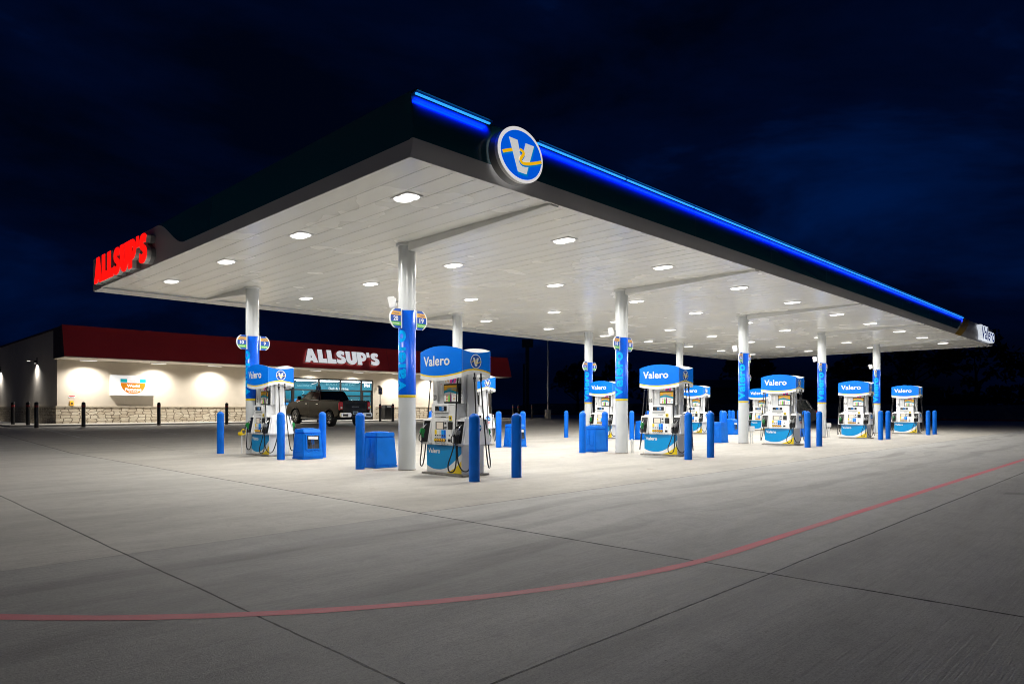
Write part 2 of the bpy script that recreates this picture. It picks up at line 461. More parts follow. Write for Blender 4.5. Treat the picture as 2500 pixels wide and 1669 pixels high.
class MB:
    def __init__(s): s.v = []; s.f = []; s.m = []; s.mats = []; s.sm = []
    def mi(s, name):
        if name not in s.mats: s.mats.append(name)
        return s.mats.index(name)
    def add(s, vs, fs, m, smooth=False):
        o = len(s.v); k = s.mi(m)
        s.v += [tuple(v) for v in vs]
        for f in fs: s.f.append(tuple(i + o for i in f)); s.m.append(k); s.sm.append(smooth)
        return s
    def bm(s, b, m, smooth=False):
        b.verts.ensure_lookup_table(); b.verts.index_update()
        s.add([v.co[:] for v in b.verts], [[v.index for v in f.verts] for f in b.faces], m, smooth); b.free(); return s
    def box(s, lo, hi, m, bev=0.0, M=None):
        b = bmesh.new(); bmesh.ops.create_cube(b, size=1)
        for v in b.verts:
            v.co = Vector([lo[i] + (v.co[i] + .5) * (hi[i] - lo[i]) for i in range(3)])
        if bev: bmesh.ops.bevel(b, geom=b.edges[:], offset=bev, segments=2, affect='EDGES', clamp_overlap=True)
        if M: bmesh.ops.transform(b, matrix=M, verts=b.verts)
        return s.bm(b, m)
    def hexa(s, p, m, bev=0.0):
        """8 corners: four of the bottom ring, four of the top ring"""
        b = bmesh.new(); v = [b.verts.new(q) for q in p]
        for f in ((3, 2, 1, 0), (4, 5, 6, 7), (0, 1, 5, 4), (1, 2, 6, 5), (2, 3, 7, 6), (3, 0, 4, 7)): b.faces.new([v[i] for i in f])
        if bev: bmesh.ops.bevel(b, geom=b.edges[:], offset=bev, segments=2, affect='EDGES', clamp_overlap=True)
        return s.bm(b, m)
    def lathe(s, prof, m, n=24, c=(0, 0, 0), axis='z', smooth=True, M=None, cap=True):
        vs = []; fs = []
        for r, z in prof:
            for i in range(n):
                a = 2 * pi * i / n
                p = (r * cos(a), r * sin(a), z)
                if axis == 'y': p = (p[0], p[2], p[1])
                if axis == 'x': p = (p[2], p[0], p[1])
                q = Vector(p) + Vector(c)
                vs.append(M @ q if M else q)
        k = len(prof)
        for j in range(k - 1):
            for i in range(n):
                a, b2 = j * n + i, j * n + (i + 1) % n
                fs.append((a, b2, b2 + n, a + n) if axis != 'y' else (a, a + n, b2 + n, b2))
        s.add(vs, fs, m, smooth)
        for j, fl in ((0, 1), (k - 1, 0)):
            if cap and prof[j][0] > 1e-4:
                ring = [j * n + i for i in range(n)]
                s.add([vs[i] for i in ring], [list(range(n))[::-1] if fl else list(range(n))], m)
        return s
    def tube(s, pts, r, m, n=8, cap=True):
        P = [Vector(p) for p in pts]; vs = []; fs = []
        up = Vector((0.13, 0.29, 0.95)).normalized(); prev = None
        for i, p in enumerate(P):
            t = (P[min(i + 1, len(P) - 1)] - P[max(i - 1, 0)]).normalized()
            if prev is None:
                a = t.cross(up)
                if a.length < .05: a = t.cross(Vector((1, 0, 0)))
            else: a = prev - t * prev.dot(t)
            a.normalize(); prev = a; b2 = t.cross(a)
            rr = r[i] if isinstance(r, (list, tuple)) else r
            for k in range(n):
                th = 2 * pi * k / n; vs.append(p + a * (rr * cos(th)) + b2 * (rr * sin(th)))
        for i in range(len(P) - 1):
            for k in range(n):
                a, b2 = i * n + k, i * n + (k + 1) % n; fs.append((a, b2, b2 + n, a + n))
        s.add(vs, fs, m, True)
        if cap:
            s.add(vs[:n], [list(range(n))[::-1]], m); s.add(vs[-n:], [list(range(n))], m)
        return s
    def plate(s, fr, pts, d0, d1, m, side=None):
        """polygon in a frame, a slab between normal offsets d0 and d1"""
        n = len(pts)
        top = [fr(p[0], p[1], d1) for p in pts]; bot = [fr(p[0], p[1], d0) for p in pts]
        s.add(top, [list(range(n))], m)
        s.add(top + bot, [(i, i + n, (i + 1) % n + n, (i + 1) % n) for i in range(n)], side or m)
        return s
    def rect(s, fr, s0, s1, z0, z1, d0, d1, m, n=1, side=None):
        if n == 1: return s.plate(fr, [(s0, z0), (s1, z0), (s1, z1), (s0, z1)], d0, d1, m, side)
        xs = [s0 + (s1 - s0) * i / n for i in range(n + 1)]
        return s.plate(fr, [(x, z0) for x in xs] + [(x, z1) for x in xs[::-1]], d0, d1, m, side) if d0 == d1 else s.strip(fr, xs, lambda x: z0, lambda x: z1, d1, m)
    def strip(s, fr, xs, lo, hi, d, m, smooth=False):
        vs = []
        for x in xs: vs += [fr(x, lo(x), d), fr(x, hi(x), d)]
        return s.add(vs, [(2 * i, 2 * i + 2, 2 * i + 3, 2 * i + 1) for i in range(len(xs) - 1)], m, smooth)
    def geo(s, fr, g, d, m, step=0, depth=0, side=None):
        """flat 2-D geometry laid on a frame (cut into steps for curved frames); depth > 0 gives it sides down to d - depth"""
        vs, fs = g
        b = bmesh.new(); bv = [b.verts.new((x, y, 0)) for x, y in vs]
        for f in fs:
            try: b.faces.new([bv[i] for i in f])
            except ValueError: pass
        if step:
            x0 = min(v[0] for v in vs); x1 = max(v[0] for v in vs); x = x0 + step
            while x < x1:
                bmesh.ops.bisect_plane(b, geom=b.verts[:] + b.edges[:] + b.faces[:], plane_co=(x, 0, 0), plane_no=(1, 0, 0)); x += step
        bmesh.ops.recalc_face_normals(b, faces=b.faces)
        if b.faces and sum(f.normal.z * f.calc_area() for f in b.faces) < 0: bmesh.ops.reverse_faces(b, faces=b.faces[:])
        bd = [(e.verts[0].co.copy(), e.verts[1].co.copy()) for e in b.edges if e.is_boundary] if depth else []
        if depth:
            wall = []
            for e in b.edges:
                if e.is_boundary:
                    lp = e.link_loops[0]; wall.append((lp.vert.co.copy(), lp.link_loop_next.vert.co.copy()))
            for p, q in wall:
                s.add([fr(p.x, p.y, d), fr(p.x, p.y, d - depth), fr(q.x, q.y, d - depth), fr(q.x, q.y, d)], [(0, 1, 2, 3)], side or m)
        for v in b.verts: v.co = fr(v.co.x, v.co.y, d)
        return s.bm(b, m)
    def text(s, fr, t, cx, cy, w, h, d, m, bold=0.0, step=0, depth=0, side=None, spacing=1.0):
        return s.geo(fr, fit(curve_geo(text=t, bold=bold, spacing=spacing), cx, cy, w, h), d, m, step, depth, side)
    def build(s, name, parent=None, loc=None, rz=0.0):
        me = bpy.data.meshes.new(name); me.from_pydata(s.v, [], s.f)
        for q in s.mats: me.materials.append(MATS[q])
        for p, k, sm in zip(me.polygons, s.m, s.sm): p.material_index = k; p.use_smooth = sm
        me.update()
        o = bpy.data.objects.new(name, me); C.objects.link(o)
        if loc: o.location = loc
        o.rotation_euler = (0, 0, rz)
        if parent: o.parent = parent
        return o

def tag(o, label, cat, group=None, kind=None):
    if label: o['label'] = label
    if cat: o['category'] = cat
    if group: o['group'] = group
    if kind: o['kind'] = kind
    return o

def thing(name, label, cat, loc=(0, 0, 0), rz=0.0, group=None):
    o = bpy.data.objects.new(name, None); C.objects.link(o)
    o.location = loc; o.rotation_euler = (0, 0, rz); o.empty_display_size = 0.3
    return tag(o, label, cat, group)

def dup(o, parent=None, loc=None, rz=None, label=None):
    c = o.copy(); C.objects.link(c)
    if parent: c.parent = parent
    if loc is not None: c.location = loc
    if rz is not None: c.rotation_euler = (0, 0, rz)
    if label: c['label'] = label
    for ch in list(o.children): dup(ch, c)
    return c

def arc(cx, cy, rx, ry, a0, a1, n):
    return [(cx + rx * cos(radians(a0 + (a1 - a0) * i / n)), cy + ry * sin(radians(a0 + (a1 - a0) * i / n))) for i in range(n + 1)]

def smooth_path(pts, k=6):
    P = [Vector(p) for p in pts]; out = []
    for i in range(len(P) - 1):
        a, b, c, d = P[max(i - 1, 0)], P[i], P[i + 1], P[min(i + 2, len(P) - 1)]
        for j in range(k):
            t = j / k
            out.append(0.5 * ((2 * b) + (c - a) * t + (2 * a - 5 * b + 4 * c - d) * t * t + (3 * b - a - 3 * c + d) * t ** 3))
    out.append(P[-1]); return out

def stroke(pts, w, k=6):
    """outline of a thick line along a smooth path (2-D)"""
    P = smooth_path([(p[0], p[1], 0) for p in pts], k); L = []; Rr = []
    for i, p in enumerate(P):
        t = (P[min(i + 1, len(P) - 1)] - P[max(i - 1, 0)]).normalized(); n = Vector((-t.y, t.x, 0))
        ww = (w[0] + (w[1] - w[0]) * i / (len(P) - 1)) if isinstance(w, tuple) else w
        L.append((p.x + n.x * ww / 2, p.y + n.y * ww / 2)); Rr.append((p.x - n.x * ww / 2, p.y - n.y * ww / 2))
    return L + Rr[::-1]

def strokes_geo(pts, w, k=6):
    """same as stroke but as a quad strip"""
    o = stroke(pts, w, k); n = len(o) // 2
    return o, [(i, i + 1, 2 * n - 2 - i, 2 * n - 1 - i) for i in range(n - 1)]

HEAVY = {   # heavy block capitals, height 1
    'A': ([[(0, 0), (.315, 1), (.64, 1), (.955, 0), (.60, 0), (.575, .12), (.38, .12), (.355, 0)], [(.43, .36), (.525, .36), (.478, .60)]], .955),
    'L': ([[(0, 0), (0, 1), (.36, 1), (.36, .32), (.66, .32), (.66, 0)]], .66),
    'U': ([[(0, 1), (0, .40)] + arc(.43, .40, .43, .41, 180, 360, 18) + [(.86, 1), (.51, 1), (.51, .42)] + arc(.43, .42, .08, .12, 0, -180, 8) + [(.35, 1)]], .86),
    'P': ([[(0, 0), (0, 1), (.42, 1)] + arc(.42, .645, .355, .355, 90, -90, 16) + [(.36, .29), (.36, 0)], [(.355, .545), (.42, .545)] + arc(.42, .645, .085, .10, -90, 90, 8) + [(.355, .745)]], .775),
    "'": ([[(0, .62), (0.02, 1), (.24, 1), (.26, .62)]], .26),
    'S': ([[(q.x, q.y) for part in ([(.70, .90), (.57, .975), (.40, 1.0), (.22, .965), (.09, .86), (.045, .70), (.09, .56), (.20, .47), (.335, .41), (.40, .355), (.375, .305), (.29, .29), (.17, .315), (.06, .375)],
            [(.0, .10), (.14, .03), (.32, .0), (.52, .03), (.67, .13), (.735, .30), (.70, .45), (.59, .55), (.455, .605), (.385, .65), (.40, .70), (.47, .715), (.61, .66)]) for q in smooth_path([(a, b, 0) for a, b in part], 4)]], .735),
}
def heavy_word(word, gap=0.035):
    out = []; x = 0
    for ch in word:
        lp, w = HEAVY[ch]
        out.append((ch, [[(x + p[0], p[1]) for p in l] for l in lp])); x += w + gap
    return out, x - gap

V_POLY = [(-.622, .564), (-.206, .563), (-.011, -.226), (.186, .559), (.612, .563), (.233, -.743), (-.194, -.743)]
RIB_A = [(-.93, -.145), (-.711, -.034), (-.47, .07)]
RIB_B = [(-.115, .20), (.035, .163), (.07, .056), (-.057, -.162), (-.057, -.27), (.058, -.332), (.292, -.284), (.648, -.147), (.985, .012)]
def emblem(mb, fr, cx, cy, rx, ry, d, ring, blue, edge, white, yel, e=0.002, step=0):
    sc_ = lambda l, k=1.0: [(cx + p[0] * rx * k, cy + p[1] * ry * k) for p in l]
    n = 40
    circ = arc(cx, cy, rx * 1.0, ry * 1.0, 0, 360, n)[:-1]
    if ring: mb.geo(fr, (arc(cx, cy, rx * 1.14, ry * 1.14, 0, 360, n)[:-1], [list(range(n))]), d, ring, step); d += e
    mb.geo(fr, (circ, [list(range(n))]), d, blue, step); d += e
    if edge:
        mb.geo(fr, curve_geo([[(cx + (p[0] * 1.06 + .03) * rx, cy + (p[1] * 1.05 - .05) * ry) for p in V_POLY]]), d, edge, step); d += e
    mb.geo(fr, curve_geo([sc_(V_POLY)]), d, white, step); d += e
    for q in (RIB_A, RIB_B):
        if edge:
            g = strokes_geo(q, .13); mb.geo(fr, ([(cx + p[0] * rx, cy + (p[1] - .07) * ry) for p in g[0]], g[1]), d, edge, step)
    d += e
    for q in (RIB_A, RIB_B):
        g = strokes_geo(q, .125); mb.geo(fr, ([(cx + p[0] * rx, cy + p[1] * ry) for p in g[0]], g[1]), d, yel, step)
    return mb

# ================================================================ ground
def grid(xs, ys, zf, m, name, kind='structure'):
    mb = MB(); nx = len(xs)
    mb.add([(x, y, zf(x, y)) for y in ys for x in xs],
           [(j * nx + i, j * nx + i + 1, (j + 1) * nx + i + 1, (j + 1) * nx + i) for j in range(len(ys) - 1) for i in range(nx - 1)], m)
    o = mb.build(name); o['kind'] = kind
    return o

grid([-900, -100, 0, 100, 300, 900], [-900, -100, 0, 11, 18.7, 26.4, 60, 200, 900], lambda x, y: zg(x, y) - 0.12, 'dark_soil', 'ground')
KERB = [(76.5, -60), (76.2, -20), (75.6, 0), (75.0, 8), (72.5, 18), (69.0, 30), (63.5, 48), (58.5, 60), (40, 66), (10, 68), (-40, 68)]
mb = MB()
px = []
nk = len(KERB)
ys = [-60, -40, -20, -10, 0, 8, 11, 14, 18, 22, 26.4, 30, 40, 48, 60]
def kx(y):
    for (a, b), (c, d) in zip(KERB, KERB[1:]):
        if b <= y <= d: return a + (c - a) * (y - b) / (d - b)
    return 58.5
vs = []; fs = []
for y in ys:
    x1 = kx(y)
    for i in range(9): x = -70 + (x1 + 70) * i / 8; vs.append((x, y, zg(x, y)))
for j in range(len(ys) - 1):
    for i in range(8): fs.append((j * 9 + i, j * 9 + i + 1, (j + 1) * 9 + i + 1, (j + 1) * 9 + i))
mb.add(vs, fs, 'concrete'); o = mb.build('pavement'); o['kind'] = 'structure'

# kerb with a red painted face along the far side of the lot
mb = MB()
K = [Vector((a, b, zg(a, b))) for a, b in KERB[:8]]
nrm = Vector((1, 0.12, 0)).normalized()
for i in range(len(K) - 1):
    p, q = K[i], K[i + 1]
    up = Vector((0, 0, .17)); bk = nrm * .2
    mb.add([p - nrm * .02, q - nrm * .02, q + up, p + up], [(0, 1, 2, 3)], 'kerb_red')
    mb.add([p + up, q + up, q + up + bk, p + up + bk], [(0, 1, 2, 3)], 'kerb_red')
    mb.add([p + up + bk, q + up + bk, q + bk, p + bk], [(0, 1, 2, 3)], 'curb')
o = mb.build('kerb'); o['kind'] = 'structure'
# rubble bank rising behind the kerb
mb = MB(); R.seed(3)
rows = [(0.25, 0.14), (2.0, 0.35), (4.5, 0.75), (7.5, 1.3), (11, 1.55), (20, 1.7), (40, 1.8), (120, 1.9)]
bpts = []
for i in range(len(KERB) - 4):
    a, b = KERB[i], KERB[i + 1]
    for k in range(12): bpts.append((a[0] + (b[0] - a[0]) * k / 12, a[1] + (b[1] - a[1]) * k / 12))
vs = []; fs = []
for x, y in bpts:
    for d, h in rows:
        j = 0.25 if 1 < d < 15 else 0
        vs.append((x + d + R.uniform(-j, j), y + R.uniform(-j, j) + .1 * d, zg(x, y) + h + R.uniform(-.16, .16) * (1 if j else 0)))
n = len(rows)
for i in range(len(bpts) - 1):
    for k in range(n - 1): fs.append((i * n + k, i * n + k + 1, (i + 1) * n + k + 1, (i + 1) * n + k))
mb.add(vs, fs, 'bank_soil'); o = mb.build('embankment'); o['kind'] = 'structure'

# red painted line: straight beside the canopy, bending round its corner
mb = MB()
path = [(70, -8.53), (45, -8.53), (25, -8.53), (10, -8.53), (3, -8.53), (-1, -8.53), (-2.9, -8.53)]
for i in range(1, 31):
    a = radians(90 * i / 30); path.append((-2.9 - 6.25 * sin(a), -8.53 + 6.25 * (1 - cos(a))))
path += [(-9.15, 6), (-9.15, 14)]
vs = []
for i, p in enumerate(path):
    a = path[max(i - 1, 0)]; b = path[min(i + 1, len(path) - 1)]
    t = Vector((b[0] - a[0], b[1] - a[1])).normalized(); nn = Vector((-t.y, t.x)) * (.052 + .005 * sin(i * 2.3))
    for sg in (-1, 1): x, y = p[0] + nn.x * sg, p[1] + nn.y * sg; vs.append((x, y, zg(x, y) + .0015))
mb.add(vs, [(2 * i, 2 * i + 1, 2 * i + 3, 2 * i + 2) for i in range(len(path) - 1)], 'red_line')
o = mb.build('fire_lane_line'); o['kind'] = 'structure'
# white parking bay lines in front of the store
mb = MB()
for u in (-1.35, 2.2, 5.75, 9.3, 14.9, 18.5, 22.1):
    vs = []
    for y in (17.9, 20, 22, 24, 26.0):
        for sx in (-.05, .05): vs.append((u + sx + (y - 26) * .03, y, zg(0, y) + .004))
    mb.add(vs, [(2 * i, 2 * i + 1, 2 * i + 3, 2 * i + 2) for i in range(4)], 'line_white')
o = mb.build('parking_lines'); o['kind'] = 'structure'

# ================================================================ canopy
U0, U1, V0, V1, ZS, ZT = -2.96, 35.73, -4.02, 10.71, 4.60, 5.46
A_ = 7.4926
canopy = thing('fuel_canopy', 'long flat canopy with grey lower band and glossy dark fascia over the pumps', 'canopy', (0, 0, 0))
def bul(z):
    t = (z - ZS) / (ZT - ZS); q = (.43 - t) / .43 if t < .43 else (t - .43) / .57; return .07 * (1 - q * q)
# front fascia
mb = MB()
zr = [ZS, 4.66, 4.72, 4.78, 4.83, 4.86, 4.90, 4.94, 4.98, 5.02, 5.06, 5.10, 5.15, 5.20, 5.26, 5.32, 5.39, ZT]
cols = [lambda z: U0] + [(lambda z, q=q: q) for q in (0, 3, 6, 9, 12, 15, 18, 21, 24)] + [(lambda z, q=q: q + 2.06 * (z - ZS)) for q in (26.93, 27.2, 28.4, 30)] + [lambda z: 33.5, lambda z: U1]
g = [[(c(z), V0 - bul(z), z) for c in cols] for z in zr]
for i in range(len(zr) - 1):
    for j in range(len(cols) - 1):
        low = zr[i] < 4.82
        m = 'fascia_grey' if low and j < 10 else 'fascia_dark' if j < 10 else 'fascia_yellow' if j == 11 else 'fascia_grey'
        mb.add([g[i][j], g[i][j + 1], g[i + 1][j + 1], g[i + 1][j]], [(0, 1, 2, 3)], m, True)
# weld so the curve shades smoothly
b = bmesh.new()
vv = [b.verts.new(p) for p in mb.v]
for f, k in zip(mb.f, mb.m):
    q = b.faces.new([vv[i] for i in f]); q.material_index = k; q.smooth = True
bmesh.ops.remove_doubles(b, verts=b.verts, dist=1e-4)
me = bpy.data.meshes.new('fascia'); b.to_mesh(me); b.free()
for q in mb.mats: me.materials.append(MATS[q])
o = bpy.data.objects.new('fascia', me); C.objects.link(o); o.parent = canopy; o['label'] = 'street side fascia, curved and dark with a yellow slash at its far end'
# thin panel seams
for u in [U0 + 3.66 * k for k in range(1, 9)]:
    mb = MB()
    for i in range(4, len(zr) - 1):
        mb.add([(u - .005, V0 - bul(zr[i]) - .002, zr[i]), (u + .005, V0 - bul(zr[i]) - .002, zr[i]), (u + .005, V0 - bul(zr[i + 1]) - .002, zr[i + 1]), (u - .005, V0 - bul(zr[i + 1]) - .002, zr[i + 1])], [(0, 1, 2, 3)], 'dark_grey')
    mb.build('seam_strip', canopy)
# near end fascia: grey band that sweeps up to full height behind the red sign
mb = MB()
def zc(v):
    if v < 3.9: return 4.82
    if v > 5.55: return ZT
    t = (v - 3.9) / 1.65; t = t * t * (3 - 2 * t); return 4.82 + (ZT - 4.82) * t
vsamp = [V0, -3.9, -2, 0, 2, 3.6] + [3.9 + 1.65 * i / 16 for i in range(17)] + [7, 9, V1]
for a, c in zip(vsamp, vsamp[1:]):
    mb.add([(U0, c, ZS), (U0, a, ZS), (U0, a, zc(a)), (U0, c, zc(c))], [(0, 1, 2, 3)], 'fascia_grey')
    if zc(a) < ZT - 1e-4: mb.add([(U0, c, zc(c)), (U0, a, zc(a)), (U0, a, ZT), (U0, c, ZT)], [(0, 1, 2, 3)], 'fascia_dark')
arcp = [(U0, V0 - bul(z), z) for z in zr]
k = [i for i, z in enumerate(zr) if z <= 4.831][-1]
mb.add(arcp[:k + 1] + [(U0, V0, zr[k])], [list(range(k + 2))], 'fascia_grey')
mb.add(arcp[k:] + [(U0, V0, zr[k])], [list(range(len(zr) - k + 1))], 'fascia_dark')
mb.build('end_fascia', canopy)
mb = MB()
mb.add([(U1, V0, ZS), (U1, V1, ZS), (U1, V1, ZT), (U1, V0, ZT)], [(0, 1, 2, 3)], 'fascia_grey')
mb.add([(U1, V0 - bul(z), z) for z in zr], [list(range(len(zr)))], 'fascia_grey')
mb.add([(U1, V1, ZS), (U0, V1, ZS), (U0, V1, ZT), (U1, V1, ZT)], [(0, 1, 2, 3)], 'fascia_grey')
mb.build('end_fascia', canopy)
mb = MB()
mb.add([(U0, V0, 5.38), (U1, V0, 5.38), (U1, V1, 5.38), (U0, V1, 5.38)], [(0, 1, 2, 3)], 'deck_top')
mb.build('roof_deck', canopy)
# soffit: ribbed metal deck panels running from front to back
mb = MB(); R.seed(5)
u = U0 + .04
W = .4064
while u < U1 - .1:
    e_ = min(u + W - .012, U1 - .03)
    t1, t2 = R.uniform(-.0007, .0007), R.uniform(-.0007, .0007)
    z0 = ZS + .004
    mb.add([(u, V0 + .04, z0 + t1), (e_, V0 + .04, z0 - t1), (e_, V1 - .75, z0 - t2), (u, V1 - .75, z0 + t2)], [(3, 2, 1, 0)], 'soffit_metal')
    mb.add([(e_, V0 + .04, z0 - t1), (e_ + .006, V0 + .04, z0 + .010), (e_ + .006, V1 - .75, z0 + .010), (e_, V1 - .75, z0 - t2)], [(3, 2, 1, 0)], 'soffit_metal')
    mb.add([(e_ + .006, V0 + .04, z0 + .010), (e_ + .012, V0 + .04, z0), (e_ + .012, V1 - .75, z0), (e_ + .006, V1 - .75, z0 + .010)], [(3, 2, 1, 0)], 'soffit_metal')
    u += W
mb.build('soffit', canopy)
# trim angle round the edge and the dropped gutter ledge at the back
mb = MB()
mb.box((U0 + .004, V0 + .003, ZS - .012), (U1 - .004, V0 + .04, ZS + .02), 'trim_white')
mb.box((U0 + .004, V0 + .042, ZS - .012), (U0 + .05, V1 - .76, ZS + .02), 'trim_white')
mb.box((U1 - .05, V0 + .042, ZS - .012), (U1 - .004, V1 - .76, ZS + .02), 'trim_white')
mb.box((U0 + .004, V1 - .75, ZS - .035), (U1 - .004, V1 - .004, ZS + .02), 'trim_white')
mb.box((U0 + .05, V1 - .751, ZS - .030), (U1 - .05, V1 - .757, ZS - .002), 'pump_shade')
for u in [U0 + 3.05 * k for k in range(1, 13)]:
    mb.box((u, V1 - .752, ZS - .0365), (u + .012, V1 - .006, ZS - .0345), 'pump_shade')
mb.build('edge_trim', canopy)
# cantilever covers tapering to the edges
def beam(u, va, vb, da, db):
    mb = MB(); h = .11
    mb.hexa([(u - h, va, ZS - da), (u + h, va, ZS - da), (u + h, vb, ZS - db), (u - h, vb, ZS - db), (u - h, va, ZS + .002), (u + h, va, ZS + .002), (u + h, vb, ZS + .002), (u - h, vb, ZS + .002)], 'white_paint', .004)
    mb.build('beam_cover', canopy)
# columns
wrap_fr = lambda s, z, d=0.0: None
def column_parts(u, v):
    r = .175
    mb = MB(); mb.lathe([(r, 0), (r, ZS - .02)], 'column_paint', 48, (u, v, 0))
    mb.lathe([(r + .006, 0.0), (r + .006, .018), (r, .022)], 'dirty_concrete', 40, (u, v, 0))
    col = mb.build('column', canopy)
    mb = MB(); mb.lathe([(r + .001, ZS - .045), (.225, ZS - .045), (.225, ZS)], 'white_paint', 40, (u, v, 0)); mb.build('collar', col)
    mb = MB(); rw = r + .003
    mb.lathe([(rw - .003, 1.475), (rw, 1.475), (rw, 1.53)], 'yellow', 56, (u, v, 0))
    mb.lathe([(rw, 1.5301), (rw, 3.24), (rw - .003, 3.24)], 'wrap_blue', 56, (u, v, 0))
    for base in (pi, 0):
        # word reads upward: along = height, across = round the column
        fr = lambda s, z, d=0.0, base=base: Vector((u + (rw + d) * cos(base - z / rw), v + (rw + d) * sin(base - z / rw), s))
        g = fit(curve_geo(text='Valero', bold=.036, spacing=1.06), 2.20, 0.0, 1.28, .29)
        g = ([(x, y) for x, y in g[0]], g[1])
        # cut across the curve as well
        mbt = MB()
        vs, fs = g
        bm_ = bmesh.new(); bv = [bm_.verts.new((x, y, 0)) for x, y in vs]
        for f in fs:
            try: bm_.faces.new([bv[i] for i in f])
            except ValueError: pass
        y = -.13
        while y < .14:
            bmesh.ops.bisect_plane(bm_, geom=bm_.verts[:] + bm_.edges[:] + bm_.faces[:], plane_co=(0, y, 0), plane_no=(0, 1, 0)); y += .015
        for q in bm_.verts: q.co = fr(q.co.x, q.co.y, .0012)
        mb.bm(bm_, 'wrap_light')
    mb.build('wrap', col)
    return col
for k in range(5):
    u = A_ * k
    column_parts(u, 0); column_parts(u, 7.05)
    beam(u, -.18, V0 + .045, .165, .035)
    beam(u, 7.23, V1 - .76, .165, .04)

# blue light bar along the top of the front fascia, broken at the round sign
bar = thing('light_bar', 'blue glowing light bar along the top edge of the canopy front', 'light bar', ((U0 + 28.7) / 2, V0, 5.42))
bx = (U0 + 28.7) / 2
def bar_seg(a, b):
    mb = MB(); mb.box((a - bx, -.115, .035), (b - bx, .0, .045), 'fascia_dark'); 
    mb.box((a - bx, -.118, .012), (a - bx + .006, .0, .046), 'fascia_dark'); mb.box((b - bx - .006, -.118, .012), (b - bx, .0, .046), 'fascia_dark')
    mb.build('visor', bar)
    mb = MB()
    x = a
    while x < b - .05:
        e_ = min(x + 2.42, b); mb.box((x - bx + .02, -.080, -.008), (e_ - bx - .015, -.050, .012), 'led_core'); x += 2.44
    mb.build('light_tube', bar)
    ld = bpy.data.lights.new('bar_light', 'AREA'); ld.shape = 'RECTANGLE'; ld.size = b - a - .1; ld.size_y = .03
    ld.energy = 10.0 * (b - a); ld.color = (0.0, 0.012, 1.0); ld.spread = radians(100)
    lo = bpy.data.objects.new('bar_light', ld); C.objects.link(lo); lo.parent = bar
    lo.location = ((a + b) / 2 - bx, -.092, -.026); lo.rotation_euler = (radians(56), 0, 0)
bar_seg(U0 + .02, -1.55)
bar_seg(-.55, 28.65)

# oval emblem sign on the front fascia
sign = thing('emblem_sign', 'round lit sign with white V and yellow ribbon on the canopy front', 'sign', (-1.14, -4.31, 5.015))
mb = MB(); n = 64; rx, rz = .485, .405
for d0, d1, kx_, m in ((0, .06, 1, 'white_paint'), (.06, .20, .985, 'mid_grey')):
    ring = lambda d, k: [(rx * k * cos(2 * pi * i / n), d, rz * k * sin(2 * pi * i / n)) for i in range(n)]
    mb.add(ring(d0, kx_) + ring(d1, kx_), [(i, (i + 1) % n, (i + 1) % n + n, i + n) for i in range(n)], m, True)
mb.build('sign_can', sign)
mb = MB(); fr = flat((0, 0, 0), (1, 0, 0), (0, 0, 1), (0, -1, 0))
mb.geo(fr, (arc(0, 0, rx, rz, 0, 360, n)[:-1], [list(range(n))]), .002, 'emblem_ring')
emblem(mb, fr, 0.01, 0, .437, .355, .005, None, 'emblem_blue', 'emblem_edge', 'emblem_white', 'emblem_yellow', .003)
mb.build('sign_face', sign)
# lit word sign at the far end
sign = thing('word_sign', 'white lit sign with navy lettering at the far end of the canopy front', 'sign', (33.2, -4.1, 5.02))
mb = MB(); g0 = curve_geo(text='Valero', bold=.012); gw = max(v[0] for v in g0[0]) - min(v[0] for v in g0[0]); gh = max(v[1] for v in g0[0]) - min(v[1] for v in g0[0])
g = fit(g0, 0, 0, 3.15, .60); ks, kz = 3.15 / gw, .60 / gh
gb = fit(curve_geo(text='Valero', bold=.085), 0, 0, 3.15 + 2 * .073 * ks, .60 + 2 * .073 * kz)
mb.geo(fr, gb, .16, 'halo_white', 0, .17, 'halo_white'); mb.build('sign_can', sign); mb = MB()
mb.geo(fr, g, .165, 'lit_navy')
mb.build('lettering', sign)

# red channel letters on the near end of the canopy
sign = thing('channel_letter_sign', 'red glowing block letters on the near end of the canopy', 'sign', (U0, 7.68, 4.62))
word, ww = heavy_word("ALLSUP'S")
LW, LH = 4.16, .68
fr = flat((0, 0, 0), (0, -1, 0), (0, 0, 1), (-1, 0, 0))
for ch, loops in word:
    lp = [[((x / ww - .5) * LW, y * LH) for x, y in l] for l in loops]
    mb = MB(); g = curve_geo(lp)
    mb.geo(fr, g, .21, 'letter_red', 0, .012, 'letter_red')
    mb.geo(fr, g, .197, 'letter_can', 0, .095, 'letter_can')
    mb.geo(fr, g, .101, 'pump_shade', 0, .10, 'mid_grey')  # rear return painted darker, so the paler front part looks lit
    mb.build('letter', sign)

# canopy lights: 10 along by 4 across
LU = []
for k in range(5): LU += [A_ * k - 1.92, A_ * k + 1.95]
LV = [-2.55, .82, 4.22, 7.65]
rowtxt = ['in the row along the street edge', 'in the row just behind the front columns', 'in the middle row between the columns', 'in the row by the store side columns']
ordn = ['first', 'second', 'third', 'fourth', 'fifth', 'sixth', 'seventh', 'eighth', 'ninth', 'tenth']
cl = thing('canopy_light', '', 'ceiling light', (0, 0, ZS), 0, 'square lights under the canopy')
mb = MB(); mb.box((-.155, -.238, -.014), (.155, .238, -.001), 'lamp_body', .005)
mb.build('housing', cl)
for sx in (-1, 1):
    mb = MB(); mb.lathe([(.02, -.042), (.11, -.038), (.145, -.028), (.155, -.0145)], 'lamp_lens', 24, (0, sx * .085, 0)); mb.build('lens', cl)
ld = bpy.data.lights.new('lamp', 'SPOT'); ld.spot_size = radians(168); ld.spot_blend = .30; ld.shadow_soft_size = .13; ld.energy = LIGHT_W; ld.color = (1.0, .965, .905)
